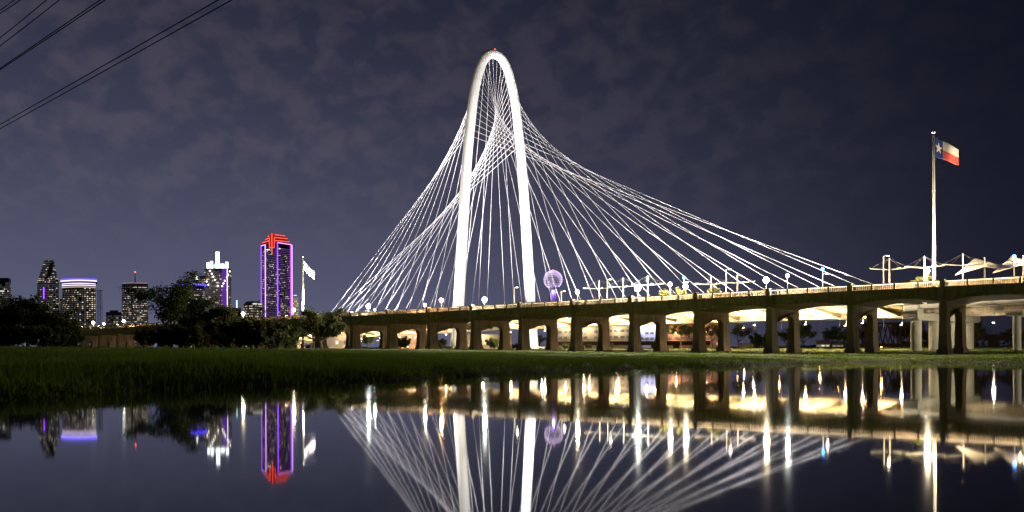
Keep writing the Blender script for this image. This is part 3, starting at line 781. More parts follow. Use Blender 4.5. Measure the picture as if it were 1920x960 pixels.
# far left dark block
Y = 1700; o = tower("office_block", "dark glass office block at the far left picture edge", 0, Y)
pl = poly_px([(-22,0),(17,0),(21,25),(-22,40)], Y); z1 = zpx(10, 521, Y)
obj("wall", MB().prism(pl, GZ, z1), facade_dark, o); obj("lit_and_glow_panes", windows(pl, 60, z1-6, 4, 3.2, 0.10, 3), WM, o, kind="stuff")
strip([(pl[0][0], pl[0][1]-0.6, zpx(0, 545, Y)), (pl[1][0]-9, pl[1][1]-0.6, zpx(0, 546, Y))], 1.2, win_cool, o)
# tapered prism tower
Y = 2100; o = tower("prism_tower", "dark faceted tower tapering to a slanted top", 0, Y)
pl = poly_px([(70,0),(84,-14),(111,6),(111,45),(72,45)], Y); ptop = poly_px([(83.5,10),(88,2),(101,8),(101,30),(84,30)], Y)
zs = zpx(90, 531, Y); zt = zpx(90, 487, Y)
def lerp_poly(a, b_, q): return [(x0+(x1-x0)*q, y0+(y1-y0)*q) for (x0,y0),(x1,y1) in zip(a, b_)]
glass_dk = mat("tower_glass", (0.10, 0.115, 0.13), 0.35, var=0.25, scale=0.03)
obj("wall", MB().prism(pl, GZ, zs).prism(pl, zs+0.01, zt, top=ptop), glass_dk, o)
mw = windows(pl, 40, zs, 4.2, 3.0, 0.13, 11, rowprob=0.10, faint=0.22)
for i in range(13):
    q = (i+0.5)/13; zz = zs+(zt-zs)*i/13; w2 = windows(lerp_poly(pl, ptop, i/13), zz, zz+4.3, 4.2, 3.0, 0.13, 30+i, rowprob=0.12, faint=0.22); mw.add(w2.v, w2.f, 0); mw.m[-len(w2.m):] = w2.m
obj("lit_and_glow_panes", mw, WM, o, kind="stuff")
strip([(poly_px([(82.5,-16)], Y)[0][0], Y-16, zpx(0, 562, Y)), (poly_px([(82.5,-16)], Y)[0][0], Y-16, zpx(0, 540, Y))], 1.3, led_purple, o)
# curved blue-crowned tower
Y = 1900; o = tower("curved_tower", "broad curved office tower with glowing blue and lavender crown", 0, Y)
arc = [(117+63*i/14, 26-26*math.sin(math.pi*(0.08+0.84*i/14))) for i in range(15)]
pl = poly_px(arc + [(180,60),(117,60)], Y); z1 = zpx(150, 529, Y)
obj("wall", MB().prism(pl, GZ, z1), facade_grey, o); floors(pl, 40, z1-10, 4.4, facade_dark, o)
obj("lit_and_glow_panes", windows(poly_px(arc[:11]+[(163,60),(117,60)], Y), 30, z1-14, 4.4, 3.0, 0.16, 21, rowprob=0.05, wfrac=0.6, faint=0.2), WM, o, kind="stuff")
obj("lit_and_glow_panes", windows(poly_px(arc[9:]+[(180,59),(160,59)], Y), 30, z1-10, 4.4, 3.0, 0.60, 22, rowprob=0.2, wfrac=0.6), WM, o, kind="stuff")
def arcline(zz, grow): return [((x)*1.0+(0 if grow == 0 else (x-pl[7][0])*grow), y-1.2, zz) for x, y in pl[:15]]
cr_ = poly_px([(115+67*i/14, 24-28*math.sin(math.pi*(0.08+0.84*i/14))) for i in range(15)] + [(183,60),(114,60)], Y)
obj("crown", MB().prism(cr_, z1, z1+3.2), facade_grey, o)
strip([(x, y-1, z1+3.6) for x, y in cr_[:15]], 1.3, led_lav, o); strip([(x, y-1, z1+6.6) for x, y in cr_[:15]], 1.5, led_blue, o)
for dz, mt in ((-2.5, led_lav), (-6.5, led_lav), (-10.5, win_warm)): strip([(x, y-0.8, z1+dz) for x, y in pl[:15]], 0.8, mt, o)
# wing beside it
o2 = tower("low_wing", "plain grey block tucked left of the blue-crowned tower", 0, Y); pl = poly_px([(112,30),(119,30),(119,60),(112,60)], Y)
obj("wall", MB().prism(pl, GZ, zpx(115, 559, Y)), facade_grey, o2); obj("lit_and_glow_panes", windows(pl, 30, zpx(115, 562, Y), 4, 3, 0.2, 5, faint=0.3), WM, o2, kind="stuff")
# low grey block
Y = 1800; o = tower("low_block", "low grey office block left of the tower with red mast light", 0, Y)
pl = poly_px([(199,0),(227,0),(229,30),(199,30)], Y); z1 = zpx(213, 585, Y)
obj("wall", MB().prism(pl, GZ, z1), facade_grey, o); obj("roof_house", MB().prism(poly_px([(206,8),(222,8),(222,24),(206,24)], Y), z1, z1+4), facade_grey, o)
obj("lit_and_glow_panes", windows(pl, 15, z1-3, 4, 3, 0.10, 41, faint=0.35), WM, o, kind="stuff")
# tower with antenna
Y = 2000; o = tower("mast_tower", "pale banded tower topped by a mast with red light", 0, Y)
pl = poly_px([(229,8),(247,-2),(278,6),(278,45),(229,45)], Y); z1 = zpx(255, 531, Y)
obj("wall", MB().prism(pl, GZ, z1), facade_warm, o); floors(pl, 20, z1-4, 4.2, facade_grey, o, hf=0.4)
obj("lit_and_glow_panes", windows(pl, 12, z1-5, 4.2, 2.8, 0.22, 51, rowprob=0.08, wfrac=0.75, faint=0.4), WM, o, kind="stuff")
strip([(x, y-0.6, z1+0.6) for x, y in pl[:3]], 0.6, glowmat("pinkish_roof_edge", (1,0.6,0.5), 0.5), o)
mx = poly_px([(254, 15)], Y)[0]; obj("mast", MB().tube([(mx[0],mx[1],z1),(mx[0],mx[1],zpx(254,510,Y))], [1.4,0.5], 6), dark_m, o)
obj("beacon", MB().lathe([(0.3,-1.5),(1.7,0),(0.3,1.5)], 8), redglow, o, (mx[0], mx[1], zpx(254, 509, Y)))
obj("recess", MB().prism(poly_px([(246.5,-3.2),(248,-3.0),(248,2),(246.5,2)], Y), 10, z1-8), facade_dark, o)
# blue ring drum
Y = 1900; o = tower("drum_tower", "round tower with glowing blue ring behind the open tree", 0, Y)
c0 = ((357.5-960)*Y/F, Y+22); R0 = 19*Y/F
pl = [(c0[0]+R0*math.cos(2*math.pi*i/20), c0[1]+R0*math.sin(2*math.pi*i/20)) for i in range(20)]; z1 = zpx(357, 534, Y)
obj("wall", MB().prism(pl, GZ, z1), facade_dark, o); obj("lit_and_glow_panes", windows(pl, 20, z1-6, 4.2, 3.4, 0.22, 61, rowprob=0.08), WM, o, kind="stuff")
strip([(c0[0]+(R0+2)*math.cos(a), c0[1]+(R0+2)*math.sin(a), z1+1) for a in [2*math.pi*i/24 for i in range(25)]], 1.5, led_blue, o)
# slim tower with white spire
Y = 2050; o = tower("slim_tower", "slim dark tower with small white lit spire beside the crowned tower", 0, Y)
pl = poly_px([(371,0),(385,0),(385,30),(371,30)], Y); z1 = zpx(378, 517, Y)
obj("wall", MB().prism(pl, GZ, z1), facade_dark, o); obj("lit_and_glow_panes", windows(pl, 30, z1-4, 4.2, 3.2, 0.3, 71, rowprob=0.15), WM, o, kind="stuff")
q_ = poly_px([(369.3, -3)], Y)[0]; obj("spire", MB().lathe([(2.6,0),(2.2,6),(0.3,14)], 8), led_white, o, (q_[0], q_[1], zpx(369, 524, Y)-0.5)); obj("spire_shaft", MB().prism(poly_px([(367.6,-6),(371,-6),(371,0),(367.6,0)], Y), GZ, zpx(369, 524, Y)-0.6), facade_dark, o)
# crowned tower
Y = 2050; o = tower("crowned_tower", "grey tower with dazzling white-green crown and violet stripe", 0, Y)
pl = poly_px([(384,14),(393,0),(426,0),(434,14),(434,50),(384,50)], Y); z1 = zpx(408, 503, Y)
obj("wall", MB().prism(pl, GZ, z1), facade_warm, o); obj("lit_and_glow_panes", windows(pl, 40, z1-4, 4.3, 3.2, 0.09, 81, rowprob=0.02, wfrac=0.8, hfrac=0.6, faint=0.12), WM, o, kind="stuff")
pu = poly_px([(417,-0.5),(424.5,-0.5)], Y); obj("violet_stripe", MB().add([(pu[0][0],Y-0.5,120),(pu[1][0],Y-0.5,120),(pu[1][0],Y-0.5,z1-1),(pu[0][0],Y-0.5,z1-1)], [(0,1,2,3)]), glowmat("violet_panel", (0.26,0.05,0.85), 0.42), o)
strip([(poly_px([(426.6,-1)], Y)[0][0], Y-1, z1-2), (poly_px([(426.6,-1)], Y)[0][0], Y-1, 118)], 0.9, led_lav, o)
bulb = MB().lathe([(0.4,-1.9),(1.9,0),(0.4,1.9)], 8).mesh("roof_lamp", glowmat("round_lamp", (1.0,0.93,0.80), 4.5))
for px, py in ((394,508),(397.5,513.5),(400.3,519),(403.2,525),(431.5,509),(428.5,515),(426,520),(422,526.5),(419.5,531.5),(408.5,536),(417,536.5),(388,528),(391,534)):
    q_ = poly_px([(px, -2.4)], Y)[0]; link("round_lamp", bulb, o, (q_[0], q_[1], zpx(px, py, Y)))
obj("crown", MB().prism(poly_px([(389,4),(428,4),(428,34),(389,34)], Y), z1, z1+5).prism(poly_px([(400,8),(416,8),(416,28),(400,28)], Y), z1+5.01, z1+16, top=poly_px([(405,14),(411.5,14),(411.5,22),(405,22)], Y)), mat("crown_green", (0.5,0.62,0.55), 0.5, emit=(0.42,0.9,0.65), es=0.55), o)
for a, b_, top in ((388.2,393,492),(394.5,400,489.5),(414,421,494.5),(423,428.6,491),(405,412,472)):
    obj("crown_light", MB().prism(poly_px([(a,1),(b_,1),(b_,6),(a,6)], Y), z1+0.5, zpx(a, top, Y)), led_white, o)
# green spike
Y = 1750; o = tower("spike_block", "small block with a green-lit spike right of crowned tower", 0, Y)
pl = poly_px([(436,0),(452,0),(452,20),(436,20)], Y); obj("wall", MB().prism(pl, GZ, zpx(444, 577, Y)), facade_dark, o)
obj("spike", MB().prism(poly_px([(443.2,2),(445.4,2),(445.4,5),(443.2,5)], Y), zpx(444, 577, Y)-0.01, zpx(444, 563, Y)), led_green, o)
# round low building
Y = 1500; o = tower("domed_block", "low warm building with rounded bright roof left of the purple tower", 0, Y)
arc = [(457+35*i/10, 20-20*math.sin(math.pi*(0.05+0.9*i/10))) for i in range(11)]; pl = poly_px(arc+[(492,40),(457,40)], Y); z1 = zpx(475, 570, Y)
obj("wall", MB().prism(pl, GZ, z1), facade_warm, o); obj("roof", MB().prism(pl, z1, z1+6, top=poly_px([(462+25*i/10, 28-14*math.sin(math.pi*(0.05+0.9*i/10))) for i in range(11)]+[(487,40),(462,40)], Y)), facade_warm, o)
obj("lit_and_glow_panes", windows(pl, 14, z1-1, 4.4, 3.0, 0.62, 91, rowprob=0.3, wfrac=0.6), WM, o, kind="stuff"); strip([(x, y-0.8, z1+0.4) for x, y in pl[5:11]], 1.3, win_cool, o)
# purple and red outlined tower
Y = 1974; o = tower("outlined_tower", "tallest tower outlined in purple light with red stepped crown", 0, Y)
pl = poly_px([(490,18),(498,0),(521,-30),(548,6),(548,60),(490,60)], Y); zb = zpx(519, 459, Y)
glass_bk = mat("black_glass", (0.035, 0.038, 0.048), 0.3, var=0.2, scale=0.03)
obj("wall", MB().prism(pl, GZ, zb), glass_bk, o); floors(pl, 30, zb-3, 4.0, facade_dark, o, hf=0.35)
obj("lit_and_glow_panes", windows(pl, 26, zb-6, 4.0, 2.7, 0.17, 101, rowprob=0.05, wfrac=0.8, faint=0.18, mats_w=(0.35,0.4,0.1,0.15)), [win_warm, win_dim, win_cool, win_faint, glowmat("window_led_spill", (0.50,0.30,0.95), 0.20)], o, kind="stuff")  # violet emission in unlit panes stands for LED spill on the facade
def vstrip(px, dy, y0, y1, m, r=1.0): 
    q_ = poly_px([(px, dy)], Y)[0]; strip([(q_[0], q_[1], zpx(px, y0, Y)), (q_[0], q_[1], zpx(px, y1, Y))], r, m, o)
vstrip(490.4, 16.5, 600, 459, led_purple); vstrip(498, -1.6, 600, 459, led_pink, 0.95); vstrip(521, -31.5, 600, 458, led_purple, 1.15); vstrip(545.6, 1.5, 600, 459, led_purple, 0.95); vstrip(548, 4.8, 600, 459, led_pink, 1.1)
def hstrip(pa, pb, y, m, r=0.8):
    A, B = poly_px([pa, pb], Y); strip([(A[0], A[1], zpx(pa[0], y, Y)), (B[0], B[1], zpx(pb[0], y, Y))], r, m, o)
hstrip((490.4,16), (498,-1.6), 459.2, led_pink); hstrip((521,-31.5), (547,5), 458.2, led_pink)
hstrip((501,-6), (526,-26), 469, glowmat("cream_band", (1,0.82,0.66), 2.4), 1.0)
# stepped crown
steps = [((493,14),(509,-12),(544,4),(544,50),(493,50)), ((499,12),(510,-8),(540,6),(540,46),(499,46)), ((503.5,12),(511,-4),(535.5,8),(535.5,42),(503.5,42))]
zz = zb
for st, ytop in zip(steps, (451.5, 445.5, 440)):
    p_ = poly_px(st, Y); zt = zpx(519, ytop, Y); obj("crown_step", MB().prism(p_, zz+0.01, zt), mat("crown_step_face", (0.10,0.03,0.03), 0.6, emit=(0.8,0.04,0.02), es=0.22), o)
    strip([(p_[0][0], p_[0][1]-0.6, zt-2.4), (p_[1][0], p_[1][1]-0.8, zt), (p_[2][0], p_[2][1]-0.6, zt-2.0)], 0.7, led_red, o); zz = zt
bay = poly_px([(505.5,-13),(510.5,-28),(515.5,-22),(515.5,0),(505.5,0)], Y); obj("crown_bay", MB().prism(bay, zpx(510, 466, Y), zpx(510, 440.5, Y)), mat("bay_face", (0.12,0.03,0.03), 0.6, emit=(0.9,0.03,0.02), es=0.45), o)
vstrip(505.6, -14.5, 466, 447, led_red, 0.55); vstrip(510.6, -29.5, 479, 441, led_red, 0.6); vstrip(515.6, -23, 466, 447, led_red, 0.55); hstrip((505.6,-14.5), (515.6,-23), 466, led_red, 0.9)
# warm block beside it
Y = 1650; o = tower("warm_block", "narrow floodlit warm building right of the purple tower", 0, Y)
pl = poly_px([(549,0),(560,0),(560,25),(549,25)], Y); z1 = zpx(555, 558, Y); obj("wall", MB().prism(pl, GZ, z1), mat("floodlit_glow_wall", (0.5,0.42,0.3), 0.8, emit=(1,0.72,0.4), es=0.22), o)  # floodlight on this wall is put in as emission, without a lamp
obj("lit_and_glow_panes", windows(pl, 14, z1-2, 4.2, 2.8, 0.5, 111), WM, o, kind="stuff"); obj("sign_ring", MB().lathe([(2.6,-0.8),(3.2,0),(2.6,0.8)], 12), mat("pale_blue_sign", (0.1,0.1,0.1), 0.5, emit=(0.3,0.5,1), es=2.0), o, (poly_px([(554,-2)], Y)[0][0], Y-2, z1+4)); obj("sign_stem", MB().tube([(poly_px([(554,-2)], Y)[0][0], Y+1, z1-0.5),(poly_px([(554,-2)], Y)[0][0], Y-1.5, z1+3.4)], 0.5, 6), dark_m, o)

# ball observation tower
Y = 1729; bx = (1037.5-960)*Y/F; zc = zpx(1037.5, 524.5, Y); R0 = 17.2*Y/F
o = thing("ball_tower", "observation tower with round ball of purple-white bulbs", "tower", (bx, Y, zg(bx, Y)))
z0 = zg(bx, Y)
shaft_m = mat("tower_shaft", (0.42,0.40,0.44), 0.7)
obj("core_shaft", MB().tube([(0,0,0),(0,0,zc-z0-R0*0.6)], 4.0, 16), shaft_m, o, smooth=True)
for a in (-2.3, -0.8, 1.6):
    obj("side_shaft", MB().tube([(8*math.cos(a),8*math.sin(a),0),(9*math.cos(a),9*math.sin(a),zc-z0-R0*0.75)], 2.5, 12), shaft_m, o, smooth=True)
obj("pod", MB().lathe([(9,-12),(15,-9),(14,-2),(10,4),(4,8)], 20), facade_dark, o, (0, 0, zc-z0))
bm = bmesh.new(); bmesh.ops.create_icosphere(bm, subdivisions=3, radius=R0)
vs_ = [v.co.copy() for v in bm.verts if v.co.z > -R0*0.86]; es_ = [(e.verts[0].co.copy(), e.verts[1].co.copy()) for e in bm.edges if min(e.verts[0].co.z, e.verts[1].co.z) > -R0*0.86]; bm.free()
m = MB()
for a, b_ in es_: m.tube([a, b_], 0.22, 3, cap=False)
obj("ball_lattice", m, pole_m, o, (0, 0, zc-z0), kind="stuff")
m = MB()
for v in vs_:
    m.lathe([(0.15,-0.7),(0.7,0),(0.15,0.7)], 6, v)
obj("ball_bulbs", m, glowmat("ball_bulb", (0.80,0.60,1.0), 5.5), o, (0, 0, zc-z0), kind="stuff")
light('POINT', o, (0, -4, zc-z0-R0-4), 30000, (0.40,0.2,1.0), 2)
obj("ball_beacon", MB().lathe([(0.2,0),(1.1,0.9),(0.2,1.8)], 8), redglow, o, (0, 0, zc-z0+R0))

# ------------------------------------------------------------------ nearer buildings seen under the bridges
def block(name, label, px0, px1, ytop, Y, m, dens, seed, depth=20, fh=3.4, bw=3.0, faint=0.0, roofover=True):
    o = thing(name, label, "building"); pl = poly_px([(px0,0),(px1,0),(px1,depth),(px0,depth)], Y); z1 = zpx((px0+px1)/2, ytop, Y)
    zb = min(zg(*p) for p in pl)-0.5
    obj("wall", MB().prism(pl, zb, z1), m, o)
    if roofover: obj("roof", MB().prism([(x+(0.4 if i in (1,2) else -0.4), y+(0.4 if i > 1 else -0.4)) for i, (x, y) in enumerate(pl)], z1+0.003, z1+0.5), facade_grey, o)
    obj("lit_and_glow_panes", windows(pl, zb+2.0, z1-0.8, fh, bw, dens, seed, faint=faint, rowprob=0.1), WM, o, kind="stuff")
    return o
def added_wall_lamp(o, px, py, Y, pw, col=(1,0.75,0.45)):  # lamp added to brighten the wall, no fitting known there
    p = at(px, py, Y-3.0)
    obj("added_lamp", MB().tube([(p.x,p.y,p.z),(p.x,Y+0.2,p.z+0.3)], 0.08, 6).lathe([(0.1,-0.25),(0.3,0),(0.1,0.2)], 8, tuple(p)), dimglow, o)
    light('POINT', o, (p.x, p.y, p.z-0.6), pw*0.5, col, 0.3)
o = block("glazed_hall", "low glazed hall lit from inside behind the small left tree", 612, 668, 622, 430, facade_warm, 0.95, 201, fh=4.2, bw=2.0)
added_wall_lamp(o, 640, 624, 430, 1500)
brick_m = mat("brick_wall", (0.34, 0.17, 0.11), 0.9, var=0.25, scale=0.4)
o = block("brick_warehouse", "orange-lit brick warehouse seen through the left pier portals", 724, 800, 617, 440, brick_m, 0.18, 202); added_wall_lamp(o, 745, 620, 440, 6000, (1,0.6,0.35)); added_wall_lamp(o, 785, 622, 440, 4000, (1,0.6,0.35))
o = block("depot", "small lit depot between arch leg and pier portal", 868, 960, 628, 445, facade_warm, 0.3, 207); added_wall_lamp(o, 905, 630, 445, 3500)
o = block("concrete_block", "concrete building with rows of lit windows under the cable bridge", 1046, 1122, 610, 450, facade_warm, 0.35, 203, fh=3.0, bw=2.4); added_wall_lamp(o, 1060, 614, 450, 5000); added_wall_lamp(o, 1105, 616, 450, 4000)
o = block("plain_warehouse", "plain beige warehouse right of the concrete building", 1126, 1196, 611, 470, facade_warm, 0.03, 204); added_wall_lamp(o, 1160, 616, 470, 6000)
o = block("pale_shed", "pale lavender shed seen inside the sixth pier portal", 1199, 1246, 607, 520, mat("lavender_cladding", (0.46,0.46,0.60), 0.7), 0.0, 205); added_wall_lamp(o, 1212, 610, 520, 9000, (0.85,0.85,1.0)); added_wall_lamp(o, 1235, 612, 520, 7000, (0.85,0.85,1.0))
o = block("brick_mill", "long brick mill behind lit trees under the cable bridge", 1252, 1352, 606, 500, brick_m, 0.05, 206); added_wall_lamp(o, 1268, 625, 500, 7000, (1,0.65,0.35)); added_wall_lamp(o, 1325, 622, 500, 5000, (1,0.65,0.35))
for i, (a, b_, yt, Y) in enumerate(((1330,1352,645,560),(1384,1412,645,540),(1530,1556,639,600),(1560,1584,641,620))):
    o = block("lit_shed", "low bright shed beyond the bridges, %s from the left of four" % ("first","second","third","fourth")[i], a, b_, yt, Y, facade_warm, 0.9, 220+i, fh=2.6, bw=3, depth=10)

# low railway viaduct far behind
rust = mat("rusty_steel", (0.05, 0.032, 0.026), 0.9, var=0.3, scale=0.4)
def rail_viaduct(label, px0, px1, Y, ytop, h_, nP):
    o = thing("rail_viaduct", label, "bridge"); a = at(px0, ytop, Y); b_ = at(px1, ytop, Y); z = (a.z+b_.z)/2
    obj("girder", MB().box(a.x, b_.x, Y-2, Y+2, z-h_, z), rust, o)
    obj("handrail", MB().box(a.x, b_.x, Y-2.0, Y-1.9, z+0.9, z+1.0), rust, o)
    for i in range(nP):
        x = a.x+(b_.x-a.x)*(i+0.5)/nP
        obj("rail_post", MB().box(x-0.1, x+0.1, Y-1.99, Y-1.89, z-0.01, z+0.899), rust, o)
        obj("pier", MB().box(x-1.2, x+1.2, Y-1.7, Y+1.7, zg(x, Y)-1, z-h_), rust, o)
rail_viaduct("dark low railway viaduct crossing behind the middle piers", 1040, 1330, 415, 640, 1.9, 7)
rail_viaduct("dark low railway viaduct seen at the right edge", 1800, 2050, 330, 627, 2.2, 6)
# truss bridge
o = thing("truss_bridge", "dark steel truss bridge behind the pale end pier", "bridge"); Y = 420
a = at(1585, 646, Y); b_ = at(1735, 646, Y); zt = at(1660, 606, Y).z; zb = a.z
for yy in (Y-3, Y+3):
    obj("chord", MB().tube([(a.x,yy,zb),(b_.x,yy,zb)], 0.4, 6), rust, o); obj("chord", MB().tube([(a.x+4,yy,zt),(b_.x-4,yy,zt)], 0.4, 6), rust, o)
    n = 8
    for i in range(n):
        x0 = a.x+(b_.x-a.x)*i/n; x1 = a.x+(b_.x-a.x)*(i+1)/n
        obj("diagonal", MB().tube([(x0,yy,zb),((x0+x1)/2,yy,zt)], 0.3, 6), rust, o); obj("diagonal", MB().tube([((x0+x1)/2,yy,zt),(x1,yy,zb)], 0.3, 6), rust, o)
obj("track_deck", MB().box(a.x, b_.x, Y-3, Y+3, zb-1.2, zb-0.41), rust, o)
for x in (a.x+1.5, (a.x+b_.x)/2, b_.x-1.5): obj("pier", MB().box(x-1.5, x+1.5, Y-3, Y+3, zg(x, Y)-1, zb-1.2), concrete, o)

# street lamps beyond
def street_lamp(px, py, Y, label, kind, power, r=0.5):
    p = at(px, py, Y); zb = zg(p.x, Y); hgt = p.z-zb
    o = thing("street_lamp", label, "lamp", (p.x, Y, zb), 0, "street lamps beyond the bridges")
    obj("post", MB().tube([(1.2,0,0),(1.2,0,hgt-0.2),(0.9,0,hgt+0.25),(0,0,hgt+0.3)], [0.16,0.11,0.08,0.06], 8), pole_m, o)
    obj("lamp_head", MB().lathe([(r*0.5,-r*0.5),(r,0),(r*0.6,r*0.5)], 10), {"o": orangeglow, "w": coldglow}[kind], o)
    o.children[-1].location = (0, 0, hgt)
    light('POINT', o, (0, 0, hgt-r*1.5), power, (1,0.45,0.12) if kind == "o" else (1,0.95,0.85), 0.4)
street_lamp(1461, 617, 470, "orange street lamp seen left of the far column", "o", 1500)
street_lamp(1537, 629, 480, "brightest orange street lamp right of the tall pier", "o", 2500, 0.8)
street_lamp(1571, 612, 500, "orange street lamp high among dark trees left of wide pier", "o", 1200)
street_lamp(1652, 614, 400, "orange street lamp in front of the truss bridge", "o", 1800, 0.6)
street_lamp(1412, 618, 480, "white street lamp standing alone under the soffit", "w", 2500, 0.55)
street_lamp(1383, 631, 520, "small orange street lamp above the second lit shed", "o", 900, 0.5)
street_lamp(1395, 635, 540, "small white street lamp above the second lit shed", "w", 900, 0.4)
street_lamp(1016, 617, 400, "white street lamp right of the arch leg's foot", "w", 2500, 0.5)

# lattice pylon
Y = 620; pa = at(187, 543, Y); zb = zg(pa.x, Y)
o = thing("lattice_pylon", "slim dark lattice mast right of the blue-crowned tower", "pylon", (pa.x, Y, zb)); hgt = pa.z-zb
for sx_ in (-1, 1):
    for sy_ in (-1, 1): obj("leg", MB().tube([(sx_*1.5,sy_*1.5,0),(sx_*1.0,sy_*1.0,hgt)], 0.16, 5), dark_m, o)
n = 14
for i in range(n):
    z0_, z1_ = hgt*i/n, hgt*(i+1)/n; w0 = 1.5-0.5*i/n; w1 = 1.5-0.5*(i+1)/n
    obj("brace", MB().tube([(-w0,-w0,z0_),(w1,-w1,z1_)], 0.09, 4).tube([(w0,-w0,z0_),(-w1,-w1,z1_)], 0.09, 4).tube([(-w0,w0,z0_),(w1,w1,z1_)], 0.09, 4), dark_m, o)
for z_ in (0.72, 0.98): obj("cross_arm", MB().tube([(-2.6,0,hgt*z_),(2.6,0,hgt*z_)], 0.14, 5), dark_m, o)

# ------------------------------------------------------------------ overhead wires, top left
def wire(p0, p1, z, label):
    (x0, y0), (x1, y1) = p0, p1
    A = at(x0, y0, (z-H)*F/(HY-y0)); B = at(x1, y1, (z-H)*F/(HY-y1)); A.z = B.z = z
    d = B-A; P0 = A - d*3.0; P1 = A + d*5.0; pts = []
    for i in range(33):
        q = i/32; p = P0.lerp(P1, q); p.z += 1.2*((2*q-1)**2) - 1.2*((2*3.5/8-1)**2); pts.append(p)
    o = obj("power_line", MB().tube(pts, 0.04, 5), wire_m); tag(o, label, "power line", "overhead power lines"); return A, B
a1 = wire((0,231), (405,0), 25, "upper wire of the lowest overhead pair at top left"); b1 = wire((0,239), (430,0), 25, "lower wire of the lowest overhead pair at top left")
wire((0,126), (183,0), 27, "upper wire of the nearly touching middle overhead pair"); wire((0,128.5), (192,0), 27, "lower wire of the nearly touching middle overhead pair")
wire((0,69), (83,0), 29, "upper wire of the widely spaced overhead pair above the middle pair"); wire((0,84), (107,0), 29, "lower wire of the widely spaced overhead pair above the middle pair")
wire((0,17), (22,0), 31, "topmost overhead wire in the picture corner"); wire((0,23), (33,0), 31, "second overhead wire in the picture corner")
zq = 24.9
s0_ = a1[0].lerp(a1[1], 0.06); s1_ = b1[0].lerp(b1[1], 0.075); s0_.z -= 0.05; s1_.z -= 0.05
tag(obj("wire_spacer", MB().tube([s0_, s1_], 0.03, 5), wire_m), "short spacer bar joining the lowest overhead wire pair", "spacer")

# ------------------------------------------------------------------ trees
def tree_meshes(seed, hgt, spread, trunk_r, leafm, nleaf, leaf=0.34, fork=0.28, bare=0.0, shrub=False, flat=0.75):
    r = random.Random(seed); m = MB(); tips = []
    def limb(p, d, L, rad, depth):
        pts = [p]; rr = [rad]; n = 4
        for i in range(n):
            d = (d + Vector((r.uniform(-.25,.25), r.uniform(-.25,.25), r.uniform(-.05,.22)))).normalized()
            p = p + d*(L/n); pts.append(p); rr.append(rad*(1-0.55*(i+1)/n))
            if depth > 0 and i >= 1 and r.random() < 0.75:
                a = r.uniform(0, 2*math.pi); dd = (d*0.55 + Vector((math.cos(a)*spread, math.sin(a)*spread, r.uniform(-0.1,0.55)))*0.85).normalized()
                limb(p, dd, L*r.uniform(0.5,0.72), rr[-1]*0.62, depth-1)
            if depth <= 1 and i >= 1: tips.append((p, depth))
        m.tube(pts, rr, 6 if depth > 1 else 4, cap=False)
        tips.append((p, depth))
    if shrub:
        for i in range(6):
            a = r.uniform(0, 2*math.pi); limb(Vector((0.4*math.cos(a),0.4*math.sin(a),-0.3)), Vector((math.cos(a)*spread*0.8, math.sin(a)*spread*0.8, 1)).normalized(), hgt*0.55, trunk_r, 1)
    else:
        base = Vector((0,0,-0.5)); top = Vector((r.uniform(-.4,.4), r.uniform(-.4,.4), hgt*fork))
        m.tube([base, base.lerp(top, .15), base.lerp(top, .5), top], [trunk_r*1.35, trunk_r*1.05, trunk_r*.9, trunk_r*.8], 9, cap=False)
        for i in range(5):
            a = i*2*math.pi/5 + r.uniform(-.4,.4)
            limb(top - Vector((0,0,r.uniform(0,hgt*0.05))), Vector((math.cos(a)*spread, math.sin(a)*spread, r.uniform(0.5,1.2))).normalized(), hgt*r.uniform(0.36,0.5), trunk_r*0.5, 2)
        limb(top, Vector((0.1,0,1)), hgt*0.5, trunk_r*0.55, 2)
    zmax = max(p.z for p, _ in tips); k = (hgt*0.95)/zmax
    T = np.array([tuple(p) for p, _ in tips]); g2 = np.random.default_rng(seed)
    sel = g2.random(len(T)) > bare; T = T[sel] if sel.sum() > 3 else T[:4]
    keepc = T[g2.integers(0, len(T), nleaf)]
    cs = hgt*0.050
    C = keepc + g2.standard_normal((nleaf,3))*np.array([cs, cs, cs*flat])
    if shrub: C[:,2] = np.abs(C[:,2])
    n1_ = g2.standard_normal((nleaf,3)); n1_ /= np.linalg.norm(n1_, axis=1)[:,None]; n2_ = np.cross(n1_, g2.standard_normal((nleaf,3))); n2_ /= np.linalg.norm(n2_, axis=1)[:,None]
    sz_ = (leaf*(0.6+0.8*g2.random(nleaf)))[:,None]
    V = np.stack([C+n1_*sz_, C+n2_*sz_*0.55, C-n1_*sz_, C-n2_*sz_*0.55], 1).reshape(-1,3)
    sc_ = np.array([1,1,k]); V = V*sc_; m.v = [(x,y,z*k) for x,y,z in m.v]
    return m.mesh("trunk", bark, True), arrmesh("crown", V, np.arange(len(V)).reshape(-1,4), [leafm], 4)
def plant(name, label, cat, x, y, z, meshes, scale=1.0, rot=0.0, group=None, sxy=1.0):
    o = thing(name, label, cat, (x, y, z), rot, group); o.scale = (scale*sxy, scale*sxy, scale)
    link("trunk" if cat == "tree" else "stems", meshes[0], o); link("crown" if cat == "tree" else "foliage", meshes[1], o); return o
def tree_at(px, Y, ytop, meshes, mh, label, rot=0.0, group=None, name="tree", cat="tree", ybase=None, sxy=1.0):
    p = at(px, 650, Y); zb = zg(p.x, Y); hgt = at(px, ytop, Y).z - zb
    return plant(name, label, cat, p.x, Y, zb-0.05, meshes, hgt/mh, rot, group, sxy)
big = tree_meshes(11, 20, 0.75, 0.55, leaf_a, 9000, 0.36, 0.26, bare=0.25)
dens = tree_meshes(12, 12, 0.95, 0.35, leaf_a, 6200, 0.30, 0.22, bare=0.15)
dens2 = tree_meshes(13, 12, 0.9, 0.35, leaf_b, 5800, 0.30, 0.2, bare=0.15)
